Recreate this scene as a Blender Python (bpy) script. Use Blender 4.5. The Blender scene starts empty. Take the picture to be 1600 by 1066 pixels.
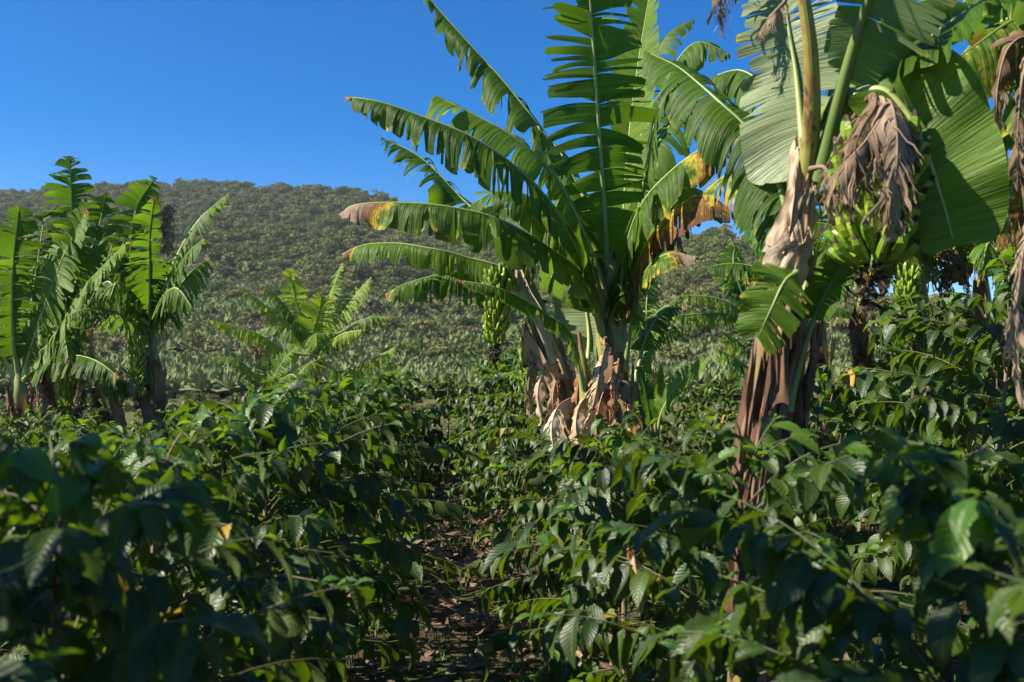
import bpy, math
import numpy as np
from mathutils import Matrix, Vector

# ------------------------------------------------------------------ camera, sky, sun, exposure
scn = bpy.context.scene
COL = scn.collection
R = math.radians
CAM_Z, FPX, PITCH = 1.6, 1556.0, math.atan(42 / 1556.0)
cam = bpy.data.cameras.new('camera'); cam_o = bpy.data.objects.new('camera', cam); COL.objects.link(cam_o)
cam.lens = 35.0; cam.sensor_width = 36.0; cam.clip_end = 9000; cam.clip_start = 0.05
cam_o.location = (0, 0, CAM_Z); cam_o.rotation_euler = (R(90) + PITCH, 0, 0)
cam.dof.use_dof = True; cam.dof.focus_distance = 7.0; cam.dof.aperture_fstop = 3.6
scn.camera = cam_o

SUN_EL, SUN_AZ = 42.0, -101.0            # azimuth from +Y (view direction), negative = to the left
sd = Vector((math.sin(R(SUN_AZ)) * math.cos(R(SUN_EL)), math.cos(R(SUN_AZ)) * math.cos(R(SUN_EL)), math.sin(R(SUN_EL))))
world = bpy.data.worlds.new('World'); scn.world = world; world.use_nodes = True
wn = world.node_tree; wn.nodes.clear()
sky = wn.nodes.new('ShaderNodeTexSky'); sky.sky_type = 'NISHITA'; sky.sun_disc = False
sky.sun_elevation = R(SUN_EL); sky.sun_rotation = R(SUN_AZ); sky.altitude = 1500; sky.air_density = 1.0
sky.dust_density = 0.1; sky.ozone_density = 4.0
hs = wn.nodes.new('ShaderNodeHueSaturation'); hs.inputs['Hue'].default_value = 0.508; hs.inputs['Saturation'].default_value = 1.46
bg = wn.nodes.new('ShaderNodeBackground'); bg.inputs['Strength'].default_value = 0.073
wo = wn.nodes.new('ShaderNodeOutputWorld')
wn.links.new(sky.outputs[0], hs.inputs['Color']); wn.links.new(hs.outputs[0], bg.inputs[0]); wn.links.new(bg.outputs[0], wo.inputs[0])
sun = bpy.data.lights.new('sun', 'SUN'); sun.energy = 5.0; sun.angle = R(0.53); sun.color = (1.0, 0.92, 0.78)
sun_o = bpy.data.objects.new('sun', sun); COL.objects.link(sun_o); sun_o.rotation_euler = sd.to_track_quat('Z', 'Y').to_euler()
vs = scn.view_settings; vs.view_transform = 'Standard'; vs.look = 'None'; vs.exposure = 1.2; vs.gamma = 1.0
cy = scn.cycles; cy.max_bounces = 6; cy.diffuse_bounces = 3; cy.glossy_bounces = 2; cy.transmission_bounces = 4
cy.transparent_max_bounces = 6; cy.volume_bounces = 0; cy.caustics_reflective = False; cy.caustics_refractive = False

# ------------------------------------------------------------------ helpers
CP, SP = math.cos(PITCH), math.sin(PITCH)
def P(px, py, d):
    """pixel of the 1600 px photograph at depth d (m) -> world point"""
    x = (px - 800) / FPX * d; v = (533 - py) / FPX * d
    return np.array([x, CP * d - SP * v, CAM_Z + SP * d + CP * v])
def nrm(a):
    return a / np.maximum(np.linalg.norm(a, axis=-1, keepdims=True), 1e-9)
def spline(pts, n):
    p = np.asarray(pts, float)
    if len(p) == 2: p = np.vstack([p[0], (p[0] + p[1]) / 2, p[1]])
    q = np.vstack([2 * p[0] - p[1], p, 2 * p[-1] - p[-2]])
    out = []
    for i in range(1, len(q) - 2):
        t = np.linspace(0, 1, 24, endpoint=False)[:, None]
        a, b, c, d = q[i - 1], q[i], q[i + 1], q[i + 2]
        out.append(0.5 * (2 * b + (c - a) * t + (2 * a - 5 * b + 4 * c - d) * t ** 2 + (3 * b - a - 3 * c + d) * t ** 3))
    out.append(p[-1:]); o = np.vstack(out)
    L = np.r_[0, np.cumsum(np.linalg.norm(np.diff(o, axis=0), axis=1))]
    s = np.linspace(0, L[-1], n)
    return np.stack([np.interp(s, L, o[:, k]) for k in range(3)], 1), L[-1]
def mesh_data(name, v, q, mats, uv=None, attr=None, midx=None, smooth=True):
    v = np.asarray(v, np.float32); q = np.asarray(q, np.int32); k = q.shape[1]
    m = bpy.data.meshes.new(name)
    m.vertices.add(len(v)); m.vertices.foreach_set('co', v.ravel())
    m.loops.add(q.size); m.loops.foreach_set('vertex_index', q.ravel())
    m.polygons.add(len(q)); m.polygons.foreach_set('loop_start', np.arange(0, q.size, k, dtype=np.int32))
    try: m.polygons.foreach_set('loop_total', np.full(len(q), k, np.int32))
    except Exception: pass
    for mt in (mats if isinstance(mats, (list, tuple)) else [mats]): m.materials.append(mt)
    if midx is not None: m.polygons.foreach_set('material_index', np.asarray(midx, np.int32))
    m.polygons.foreach_set('use_smooth', np.full(len(q), smooth))
    if uv is not None:
        l = m.uv_layers.new(name='UVMap'); l.data.foreach_set('uv', np.asarray(uv, np.float32)[q.ravel()].ravel())
    for an, av in (attr or {}).items():
        a = m.attributes.new(an, 'FLOAT', 'POINT'); a.data.foreach_set('value', np.asarray(av, np.float32))
    m.update(calc_edges=True); m.validate(clean_customdata=False)
    return m
def link(name, data, parent=None, label=None, cat=None, group=None, kind=None, loc=None):
    o = bpy.data.objects.new(name, data); COL.objects.link(o)
    if parent is not None: o.parent = parent
    if loc is not None: o.location = loc
    for k, val in (('label', label), ('category', cat), ('group', group), ('kind', kind)):
        if val: o[k] = val
    return o
def grid_quads(n, m, off=0, closed=False):
    i = np.arange(n - 1)[:, None]; j = np.arange(m if closed else m - 1)[None, :]; j2 = (j + 1) % m
    return (np.stack([i * m + j, (i + 1) * m + j, (i + 1) * m + j2, i * m + j2], -1).reshape(-1, 4) + off)
def frames(c, up):
    T = nrm(np.gradient(c, axis=0)); up = np.broadcast_to(np.asarray(up, float), c.shape)
    N = nrm(up - (up * T).sum(1, keepdims=True) * T); S = np.cross(T, N)
    return T, N, S
def tube(c, r, sides=8, up=(0.31, 0.22, 0.93), flat=1.0):
    T, N, S = frames(c, up); a = np.linspace(0, 2 * np.pi, sides, endpoint=False)
    r = np.broadcast_to(np.asarray(r, float), (len(c),))
    v = c[:, None] + r[:, None, None] * (np.cos(a)[None, :, None] * S[:, None] + flat * np.sin(a)[None, :, None] * N[:, None])
    u = np.stack(np.broadcast_arrays((a / 6.283)[None, :], np.linspace(0, 1, len(c))[:, None]), -1).reshape(-1, 2)
    return v.reshape(-1, 3), grid_quads(len(c), sides, closed=True), u
def vnoise(p, f, seed=0):
    """cheap smooth noise of 2-D / 3-D points, about -1..1"""
    r = np.random.RandomState(seed); o = np.zeros(len(p))
    for k in range(5):
        w = r.randn(p.shape[1]); w /= np.linalg.norm(w)
        o += np.sin(p @ (w * f * (0.6 + 0.9 * r.rand())) * 6.283 + r.rand() * 6.283)
    return o / 3.0
def smooth(a, b, x): t = np.clip((x - a) / (b - a + 1e-9), 0, 1); return t * t * (3 - 2 * t)
class Acc:
    def __init__(s): s.v, s.q, s.u, s.m, s.a, s.n = [], [], [], [], [], 0
    def add(s, v, q, u=None, m=0, a=None):
        s.v.append(v); s.q.append(np.asarray(q) + s.n); s.n += len(v)
        s.u.append(u if u is not None else np.zeros((len(v), 2))); s.m.append(np.full(len(q), m)); s.a.append(a if a is not None else np.zeros(len(v)))
    def mesh(s, name, mats, attr='dead', smooth=True):
        return mesh_data(name, np.vstack(s.v), np.vstack(s.q), mats, np.vstack(s.u), {attr: np.concatenate(s.a)}, np.concatenate(s.m), smooth)

# ------------------------------------------------------------------ materials
class NT:
    def __init__(s, name):
        s.mat = bpy.data.materials.new(name); s.mat.use_nodes = True; s.t = s.mat.node_tree; s.t.nodes.clear()
        s.out = s.t.nodes.new('ShaderNodeOutputMaterial')
    def n(s, typ, **kw):
        nd = s.t.nodes.new(typ)
        for k, v in kw.items():
            if k.startswith('i_'):
                key = k[2:]; key = int(key) if key.isdigit() else key.replace('_', ' '); nd.inputs[key].default_value = v
            else: setattr(nd, k, v)
        return nd
    def l(s, a, b): s.t.links.new(a, b)
    def mix(s, fac, a, b, blend='MIX'):
        nd = s.n('ShaderNodeMix', data_type='RGBA', blend_type=blend)
        for sock, val in ((nd.inputs[0], fac), (nd.inputs[6], a), (nd.inputs[7], b)):
            if hasattr(val, 'is_output'): s.l(val, sock)
            elif isinstance(val, tuple): sock.default_value = (*val, 1)
            else: sock.default_value = val
        return nd.outputs[2]
    def math(s, op, a, b=0.0, clamp=False):
        nd = s.n('ShaderNodeMath', operation=op, use_clamp=clamp)
        for sock, val in ((nd.inputs[0], a), (nd.inputs[1], b)):
            if hasattr(val, 'is_output'): s.l(val, sock)
            else: sock.default_value = val
        return nd.outputs[0]
    def ramp(s, fac, stops):
        nd = s.n('ShaderNodeValToRGB'); cr = nd.color_ramp
        while len(cr.elements) < len(stops): cr.elements.new(0.5)
        for e, (p, c) in zip(cr.elements, stops): e.position = p; e.color = (*c, 1) if len(c) == 3 else c
        s.l(fac, nd.inputs[0]); return nd.outputs[0]
    def noise(s, vec, scale, detail=3.0, rough=0.55):
        nd = s.n('ShaderNodeTexNoise'); nd.inputs['Scale'].default_value = scale; nd.inputs['Detail'].default_value = detail
        nd.inputs['Roughness'].default_value = rough
        if vec is not None: s.l(vec, nd.inputs['Vector'])
        return nd.outputs['Fac']
    def mapping(s, vec, scale=(1, 1, 1)):
        nd = s.n('ShaderNodeMapping'); nd.inputs['Scale'].default_value = scale; s.l(vec, nd.inputs['Vector']); return nd.outputs[0]
    def finish(s, col, rough=0.6, spec=0.4, bump=None, bstr=0.3, bdist=0.01, trans=None, tcol=None, sheen=0.0):
        b = s.n('ShaderNodeBsdfPrincipled')
        for sock, val in ((b.inputs['Base Color'], col), (b.inputs['Roughness'], rough), (b.inputs['Specular IOR Level'], spec)):
            if hasattr(val, 'is_output'): s.l(val, sock)
            elif isinstance(val, tuple): sock.default_value = (*val, 1)
            else: sock.default_value = val
        bn = None
        if bump is not None:
            bn = s.n('ShaderNodeBump'); bn.inputs['Strength'].default_value = bstr; bn.inputs['Distance'].default_value = bdist
            s.l(bump, bn.inputs['Height']); s.l(bn.outputs[0], b.inputs['Normal'])
        sh = b.outputs[0]
        if trans:
            tr = s.n('ShaderNodeBsdfTranslucent')
            if hasattr(tcol, 'is_output'): s.l(tcol, tr.inputs[0])
            else: tr.inputs[0].default_value = (*tcol, 1)
            mx = s.n('ShaderNodeMixShader')
            if hasattr(trans, 'is_output'): s.l(trans, mx.inputs[0])
            else: mx.inputs[0].default_value = trans
            s.l(sh, mx.inputs[1]); s.l(tr.outputs[0], mx.inputs[2]); sh = mx.outputs[0]
        s.l(sh, s.out.inputs[0]); return s.mat

def mat_banana_leaf(name, g1, g2, back, trans=0.38, tcol=(0.20, 0.42, 0.02), rough=0.38):
    m = NT(name); tc = m.n('ShaderNodeTexCoord'); uv = m.n('ShaderNodeUVMap').outputs[0]; geo = m.n('ShaderNodeNewGeometry')
    oi = m.n('ShaderNodeObjectInfo'); at = m.n('ShaderNodeAttribute', attribute_name='dead').outputs['Fac']
    big = m.noise(tc.outputs['Object'], 3.0, 3)
    vein = m.noise(m.mapping(uv, (120, 1.5, 1)), 1.0, 2, 0.7)           # lateral veins run across the blade
    vein2 = m.noise(m.mapping(uv, (28, 1.0, 1)), 1.0, 2, 0.6)
    f = m.math('ADD', m.math('MULTIPLY', big, 0.5), m.math('ADD', m.math('MULTIPLY', vein2, 0.35), m.math('MULTIPLY', oi.outputs['Random'], 0.35)))
    green = m.mix(m.ramp(f, [(0.3, (0, 0, 0)), (0.85, (1, 1, 1))]), g1, g2)
    green = m.mix(m.math('MULTIPLY', m.ramp(vein, [(0.35, (0, 0, 0)), (0.65, (1, 1, 1))]), 0.28), green, (0.12, 0.18, 0.03))
    green = m.mix(m.math('MULTIPLY', m.ramp(vein2, [(0.42, (1, 1, 1)), (0.52, (0, 0, 0))]), 0.45), green, tuple(c * 0.55 for c in g1))
    bk = m.mix(m.math('MULTIPLY', vein, 0.35), back, tuple(c * 0.62 for c in back))
    green = m.mix(geo.outputs['Backfacing'], green, bk)
    spot = m.noise(m.mapping(uv, (16, 9, 1)), 1.0, 4, 0.65)
    dd = m.math('ADD', at, m.math('MULTIPLY', m.math('SUBTRACT', spot, 0.5), 0.75))
    dcol = m.ramp(dd, [(0.0, (0.10, 0.17, 0.02)), (0.30, (0.20, 0.24, 0.02)), (0.42, (0.46, 0.34, 0.03)), (0.54, (0.23, 0.10, 0.03)), (0.70, (0.17, 0.09, 0.045)), (1.0, (0.33, 0.235, 0.165))])
    dfac = m.ramp(dd, [(0.22, (0, 0, 0)), (0.36, (1, 1, 1))])
    col = m.mix(dfac, green, dcol)
    tc2 = m.mix(dfac, m.mix(0.35, tcol, green), m.mix(0.3, dcol, (0.30, 0.15, 0.03)))
    rg = m.math('ADD', rough, m.math('MULTIPLY', dfac, 0.35))
    tf = m.math('MULTIPLY', trans, m.math('SUBTRACT', 1.0, m.math('MULTIPLY', dfac, 0.45)))
    return m.finish(col, rg, 0.25, m.math('ADD', vein, m.math('MULTIPLY', vein2, 1.6)), 0.8, 0.008, tf, tc2)
M = {}
M['leaf'] = mat_banana_leaf('banana_leaf', (0.028, 0.082, 0.005), (0.080, 0.168, 0.008), (0.125, 0.185, 0.07), 0.40, (0.24, 0.46, 0.015), 0.44)
M['leaf_light'] = mat_banana_leaf('banana_leaf_young', (0.10, 0.20, 0.018), (0.155, 0.26, 0.022), (0.18, 0.25, 0.08), 0.42, (0.36, 0.55, 0.025), 0.44)
M['leaf_sun'] = mat_banana_leaf('banana_leaf_sunlit', (0.15, 0.25, 0.018), (0.23, 0.33, 0.025), (0.22, 0.30, 0.08), 0.48, (0.45, 0.62, 0.03), 0.44)  # brighter copy of the leaf; sunlit look painted into its colour
M['leaf_mid'] = mat_banana_leaf('banana_leaf_mid', (0.06, 0.135, 0.010), (0.115, 0.21, 0.016), (0.15, 0.21, 0.08), 0.38, (0.26, 0.48, 0.02), 0.42)
M['leaf_wax'] = mat_banana_leaf('banana_leaf_waxy', (0.045, 0.125, 0.014), (0.08, 0.175, 0.02), (0.245, 0.30, 0.15), 0.25)

def mat_dry(name, a, b, c, streak=(30, 2.5, 1), trans=0.18):
    m = NT(name); uv = m.n('ShaderNodeUVMap').outputs[0]; tc = m.n('ShaderNodeTexCoord'); oi = m.n('ShaderNodeObjectInfo')
    n1 = m.noise(m.mapping(uv, streak), 1.0, 4, 0.65); n2 = m.noise(tc.outputs['Object'], 6.0, 4, 0.6)
    f = m.math('ADD', m.math('MULTIPLY', n1, 0.55), m.math('ADD', m.math('MULTIPLY', n2, 0.45), m.math('MULTIPLY', m.math('SUBTRACT', oi.outputs['Random'], 0.5), 0.3)))
    col = m.ramp(f, [(0.28, a), (0.50, b), (0.70, c)])
    return m.finish(col, 0.75, 0.25, n1, 0.7, 0.008, trans, m.mix(0.5, col, (0.35, 0.17, 0.06)))
M['dry_leaf'] = mat_dry('dry_banana_leaf', (0.10, 0.06, 0.035), (0.25, 0.168, 0.105), (0.41, 0.31, 0.215), (70, 1.5, 1))
M['sheath'] = mat_dry('dry_leaf_sheath', (0.19, 0.07, 0.025), (0.42, 0.235, 0.11), (0.60, 0.46, 0.30), (9, 1.2, 1), 0.1)
M['sheath_dark'] = mat_dry('dark_leaf_sheath', (0.045, 0.022, 0.014), (0.15, 0.075, 0.04), (0.30, 0.20, 0.13), (10, 1.4, 1), 0.05)
M['sheath_pale'] = mat_dry('papery_leaf_sheath', (0.30, 0.19, 0.11), (0.50, 0.39, 0.27), (0.62, 0.54, 0.42), (12, 1.2, 1), 0.12)
def mat_stem(name, base, alt, blot, rust):
    m = NT(name); uv = m.n('ShaderNodeUVMap').outputs[0]; tc = m.n('ShaderNodeTexCoord')
    n1 = m.noise(m.mapping(uv, (14, 3, 1)), 1.0, 3, 0.6); n2 = m.noise(m.mapping(tc.outputs['Object'], (9, 9, 3)), 1.0, 4, 0.62)
    n3 = m.noise(m.mapping(tc.outputs['Object'], (16, 16, 5)), 1.0, 3, 0.6)
    col = m.mix(n1, base, alt)
    col = m.mix(m.ramp(n2, [(0.52, (0, 0, 0)), (0.60, (1, 1, 1))]), col, rust)
    col = m.mix(m.ramp(n3, [(0.56, (0, 0, 0)), (0.64, (1, 1, 1))]), col, blot)
    return m.finish(col, 0.5, 0.4, n1, 0.4, 0.01)
M['stem'] = mat_stem('banana_pseudostem', (0.17, 0.20, 0.045), (0.30, 0.29, 0.075), (0.035, 0.018, 0.012), (0.20, 0.095, 0.035))
M['stem_brown'] = mat_stem('brown_pseudostem', (0.14, 0.075, 0.04), (0.27, 0.18, 0.11), (0.03, 0.016, 0.011), (0.22, 0.17, 0.045))
def mat_simple(name, a, b, scale=6.0, rough=0.5, spec=0.4, bstr=0.2, trans=None, tcol=None, detail=3):
    m = NT(name); tc = m.n('ShaderNodeTexCoord'); oi = m.n('ShaderNodeObjectInfo')
    n1 = m.noise(tc.outputs['Object'], scale, detail, 0.6)
    f = m.math('ADD', n1, m.math('MULTIPLY', m.math('SUBTRACT', oi.outputs['Random'], 0.5), 0.5))
    col = m.mix(m.ramp(f, [(0.3, (0, 0, 0)), (0.7, (1, 1, 1))]), a, b)
    return m.finish(col, rough, spec, n1, bstr, 0.01, trans, tcol)
M['rib'] = mat_simple('leaf_midrib', (0.19, 0.26, 0.075), (0.31, 0.35, 0.12), 3.0, 0.42)
M['rib_dark'] = mat_simple('leaf_midrib_green', (0.10, 0.17, 0.035), (0.19, 0.24, 0.06), 3.0, 0.42)
M['rib_dry'] = mat_simple('dry_midrib', (0.13, 0.075, 0.045), (0.30, 0.21, 0.13), 5.0, 0.8)
M['rib_yellow'] = mat_stem('yellowed_midrib', (0.20, 0.23, 0.05), (0.33, 0.27, 0.06), (0.10, 0.055, 0.02), (0.26, 0.15, 0.035))
M['banana'] = mat_simple('green_banana', (0.13, 0.24, 0.014), (0.27, 0.37, 0.03), 10.0, 0.42, 0.45, 0.1)
M['banana_tip'] = mat_simple('banana_tip', (0.022, 0.014, 0.01), (0.09, 0.055, 0.035), 20.0, 0.9)
M['remnant'] = mat_simple('withered_flowers', (0.03, 0.018, 0.013), (0.15, 0.09, 0.055), 25.0, 0.9)
M['bark'] = mat_simple('coffee_bark', (0.10, 0.065, 0.04), (0.26, 0.19, 0.13), 18.0, 0.85, 0.2, 0.5)
M['twig'] = mat_simple('coffee_twig', (0.05, 0.075, 0.02), (0.12, 0.10, 0.045), 14.0, 0.6)
def mat_coffee(name, a, b, tcol, rough=0.40, trans=0.22):
    m = NT(name); tc = m.n('ShaderNodeTexCoord'); uv = m.n('ShaderNodeUVMap').outputs[0]; oi = m.n('ShaderNodeObjectInfo'); geo = m.n('ShaderNodeNewGeometry')
    sx = m.n('ShaderNodeSeparateXYZ'); m.l(uv, sx.inputs[0]); ax = m.math('ABSOLUTE', m.math('SUBTRACT', sx.outputs[0], 0.5))
    # lateral veins arch from the midrib towards the tip: about eight on each side
    ph = m.math('SUBTRACT', m.math('MULTIPLY', sx.outputs[1], 62.0), m.math('MULTIPLY', ax, 30.0))
    vein = m.math('ABSOLUTE', m.math('SINE', m.math('MULTIPLY', ph, 0.5)))
    rib = m.ramp(ax, [(0.0, (1, 1, 1)), (0.035, (0, 0, 0))])
    n = m.noise(tc.outputs['Object'], 7.0, 2)
    at = m.n('ShaderNodeAttribute', attribute_name='dead').outputs['Fac']
    f = m.math('ADD', m.math('MULTIPLY', n, 0.5), m.math('ADD', m.math('MULTIPLY', oi.outputs['Random'], 0.5), at))
    col = m.mix(m.ramp(f, [(0.25, (0, 0, 0)), (0.9, (1, 1, 1))]), a, b)
    col = m.mix(m.math('MULTIPLY', rib, 0.5), col, (0.14, 0.19, 0.05))
    col = m.mix(m.math('MULTIPLY', geo.outputs['Backfacing'], 0.7), col, (0.085, 0.125, 0.03))
    rg = m.math('ADD', m.math('ADD', rough - 0.1, m.math('MULTIPLY', n, 0.28)), m.math('MULTIPLY', geo.outputs['Backfacing'], 0.25))
    sp = m.noise(m.mapping(tc.outputs['Object'], (1, 1, 1)), 16.0, 3, 0.6); col = m.mix(m.math('MULTIPLY', m.ramp(sp, [(0.66, (0, 0, 0)), (0.72, (1, 1, 1))]), 0.75), col, (0.13, 0.085, 0.03))
    return m.finish(col, rg, 0.4, m.math('ADD', m.math('MULTIPLY', vein, 0.6), m.math('MULTIPLY', m.noise(tc.outputs['Object'], 9.0, 3), 1.4)), 0.34, 0.004, trans, tcol)
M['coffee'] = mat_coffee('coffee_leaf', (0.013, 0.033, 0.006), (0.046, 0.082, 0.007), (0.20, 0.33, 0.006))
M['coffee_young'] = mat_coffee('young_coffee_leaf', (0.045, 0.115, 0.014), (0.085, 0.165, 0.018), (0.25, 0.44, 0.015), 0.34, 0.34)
M['coffee_yellow'] = mat_coffee('yellowed_coffee_leaf', (0.22, 0.17, 0.015), (0.36, 0.22, 0.02), (0.5, 0.32, 0.02), 0.4, 0.25)
COFFEE = [M['coffee'], M['coffee_young'], M['coffee_yellow']]

# ------------------------------------------------------------------ ground and hills
def ridge_row(px):
    return np.interp(px, [-900, -300, 0, 150, 300, 450, 560, 640, 720, 850, 950, 1010, 1060, 1130, 1190, 1260, 1350, 1600, 2200],
                     [330, 312, 302, 294, 290, 295, 302, 328, 352, 392, 412, 402, 380, 372, 405, 452, 482, 505, 510])
def ridge_dist(px): return np.interp(px, [-900, 300, 640, 900, 1130, 1500, 2200], [780, 760, 700, 600, 520, 430, 400])
Y0 = 120.0
def hill_z(x, y):
    x = np.asarray(x, float); y = np.asarray(y, float); px = 800 + x / y * FPX
    D = ridge_dist(px); H = CAM_Z + (575 - ridge_row(px)) / FPX * D
    t = np.clip((y - Y0) / (D - Y0), 0, None); p = np.stack([x, y], -1).reshape(-1, 2)
    n = (vnoise(p, 1 / 260., 3) * 7 + vnoise(p, 1 / 95., 4) * 3.2 + vnoise(p, 1 / 38., 5) * 1.0).reshape(x.shape)
    prof = np.where(t < 1, 0.16 * t + 0.84 * t ** 1.55, 1 - (t - 1) * 0.9)
    return -1.5 + (H + 1.5) * prof + n * np.clip(t * 2.5, 0, 1) * np.clip(1.25 - t, 0.25, 1)
def build_land():
    s = np.sinh(np.linspace(-6.2, 6.2, 120)) * 6.0
    gx, gy = np.meshgrid(s, s, indexing='ij'); p = np.stack([gx.ravel(), gy.ravel()], 1)
    dist = np.hypot(p[:, 0], p[:, 1])
    z = (vnoise(p, 0.35, 1) * 0.035 + vnoise(p, 1.2, 2) * 0.015) * (dist < 60) - np.clip((dist - 25) / 45, 0, 1) * 1.4 + vnoise(p, 1 / 22., 6) * 0.25 * smooth(30, 60, dist) - np.clip(dist - 200, 0, 400) * 0.02
    m = NT('soil_and_grass'); tc = m.n('ShaderNodeTexCoord'); ob = tc.outputs['Object']
    n1 = m.noise(ob, 1.3, 5, 0.65); n2 = m.noise(ob, 14.0, 5, 0.7); n3 = m.noise(ob, 70.0, 3, 0.7); n4 = m.noise(ob, 0.05, 4)
    soil = m.ramp(n2, [(0.3, (0.035, 0.022, 0.014)), (0.55, (0.095, 0.06, 0.038)), (0.75, (0.17, 0.12, 0.08))])
    grass = m.ramp(n3, [(0.3, (0.025, 0.05, 0.012)), (0.7, (0.085, 0.12, 0.03))])
    col = m.mix(m.ramp(n1, [(0.46, (0, 0, 0)), (0.6, (1, 1, 1))]), soil, grass)
    ln = m.n('ShaderNodeVectorMath', operation='LENGTH'); m.l(ob, ln.inputs[0])
    fld = m.ramp(m.noise(ob, 0.35, 6, 0.7), [(0.35, (0.045, 0.058, 0.016)), (0.5, (0.10, 0.098, 0.034)), (0.65, (0.16, 0.13, 0.055))])
    fld = m.mix(m.math('MULTIPLY', n2, 0.6), fld, (0.07, 0.08, 0.025))
    col = m.mix(m.ramp(m.math('DIVIDE', ln.outputs['Value'], 40.0), [(0.42, (0, 0, 0)), (0.62, (1, 1, 1))]), col, fld)
    mt = m.finish(col, 0.95, 0.15, m.math('ADD', n2, n3), 0.8, 0.03)
    link('ground', mesh_data('ground', np.c_[p, z], grid_quads(120, 120)[:, ::-1], mt), kind='structure', label='brown soil of the coffee rows with patchy grass', cat='ground')
    az = np.linspace(-0.95, 0.95, 260); dd = np.concatenate([np.linspace(Y0 - 14, 300, 70), np.linspace(304, 1000, 150)])
    A, Dd = np.meshgrid(az, dd, indexing='ij'); X = A * Dd
    Z = hill_z(X, Dd) - np.where(Dd < Y0, (Y0 - Dd) * 0.1, 0)
    h = NT('hillside_soil'); ob = h.n('ShaderNodeTexCoord').outputs['Object']
    c = h.ramp(h.noise(ob, 0.02, 5), [(0.35, (0.085, 0.09, 0.03)), (0.5, (0.16, 0.14, 0.06)), (0.65, (0.24, 0.18, 0.10))])
    c = h.mix(h.math('MULTIPLY', h.noise(ob, 0.35, 4), 0.7), c, (0.05, 0.055, 0.022))
    link('hill', mesh_data('hill', np.stack([X, Dd, Z], -1).reshape(-1, 3), grid_quads(260, 220), h.finish(c, 0.95, 0.1)), kind='structure', label='long wooded hill rising behind the plantation', cat='hill')
build_land()

# far woodland: crown shapes scattered over the hill
def mat_far(name, a, b):
    m = NT(name); oi = m.n('ShaderNodeObjectInfo'); tc = m.n('ShaderNodeTexCoord'); n = m.noise(tc.outputs['Object'], 2.2, 2)
    f = m.math('ADD', m.math('MULTIPLY', oi.outputs['Random'], 0.75), m.math('MULTIPLY', n, 0.25))
    return m.finish(m.mix(f, a, b), 0.8, 0.2, None, trans=0.12, tcol=(0.10, 0.14, 0.03))
M['far_a'] = mat_far('woodland_green', (0.046, 0.076, 0.016), (0.145, 0.180, 0.042))
M['far_b'] = mat_far('woodland_olive', (0.105, 0.125, 0.030), (0.235, 0.225, 0.070))
M['far_c'] = mat_far('woodland_bare', (0.15, 0.115, 0.065), (0.27, 0.21, 0.135))
M['far_d'] = mat_far('plantation_leaf', (0.11, 0.155, 0.05), (0.22, 0.25, 0.105))
def crown_verts(seed, n, flat=0.75, leaf=0.16):
    """n small leaf-clump faces over several lobes inside a unit crown standing on z = 0"""
    r = np.random.RandomState(seed); lobes = []
    for k in range(9):
        a = r.rand() * 6.283; d = 0.62 * math.sqrt(r.rand()); lobes.append((d * math.cos(a), d * math.sin(a), 0.55 + 0.75 * r.rand() * flat, 0.34 + 0.22 * r.rand()))
    lobes = np.array(lobes); li = r.randint(0, 9, n); u = nrm(r.randn(n, 3)); u[:, 2] = np.abs(u[:, 2]) * 0.9 - 0.25
    rr = lobes[li, 3] * (0.82 + 0.26 * r.rand(n)); c = lobes[li, :3] + u * rr[:, None] * np.array([1, 1, 0.85])
    nn = nrm(u + 0.55 * r.randn(n, 3)); t1 = nrm(np.cross(nn, r.randn(n, 3))); t2 = np.cross(nn, t1); sz = leaf * (0.55 + 0.9 * r.rand(n))[:, None]
    v = np.stack([c - t1 * sz, c + t2 * sz * 0.8, c + t1 * sz, c - t2 * sz * 0.8], 1) + r.randn(n, 4, 3) * 0.02
    return v.reshape(-1, 3), np.arange(4 * n).reshape(-1, 4)
def crown_mesh(name, seed, mat, n=190, leaf=0.17):
    a = Acc(); a.add(*crown_verts(seed, n, 0.8, leaf))
    c = np.array([[0, 0, -0.3], [0.03, 0.02, 0.3], [-0.02, 0.04, 0.7]]); v, q, u = tube(c, [0.06, 0.045, 0.02], 5); a.add(v, q, u, 1)
    return a.mesh(name, [mat, M['bark']], smooth=False)
def far_banana_mesh(name, seed):
    r = np.random.RandomState(seed); a = Acc(); c = np.array([[0, 0, 0], [0.02, 0, 0.3], [0, 0.02, 0.45]])
    v, q, u = tube(c, 0.05, 5); a.add(v, q, u)
    for k in range(9):
        az = k * 2.4 + r.rand(); el = R(80 - 9 * k + r.randn() * 8); t = np.linspace(0, 1, 5)
        d = np.array([math.cos(az), math.sin(az), 0]); L = 0.75 + 0.25 * r.rand()
        mid = np.array([0, 0, 0.42]) + d[None] * (t * L * math.cos(el))[:, None] + np.array([0, 0, 1])[None] * (t * L * math.sin(el) - t ** 2 * L * 0.28 * math.cos(el))[:, None]
        s = np.array([-d[1], d[0], 0]); w = np.array([0.02, 0.13, 0.15, 0.11, 0.01])[:, None]; dr = np.array([0, 0, -0.05])
        a.add(np.stack([mid + s * w + dr, mid, mid - s * w + dr], 1).reshape(-1, 3), grid_quads(5, 3))
    return a.mesh(name, [M['far_d']])
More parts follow.
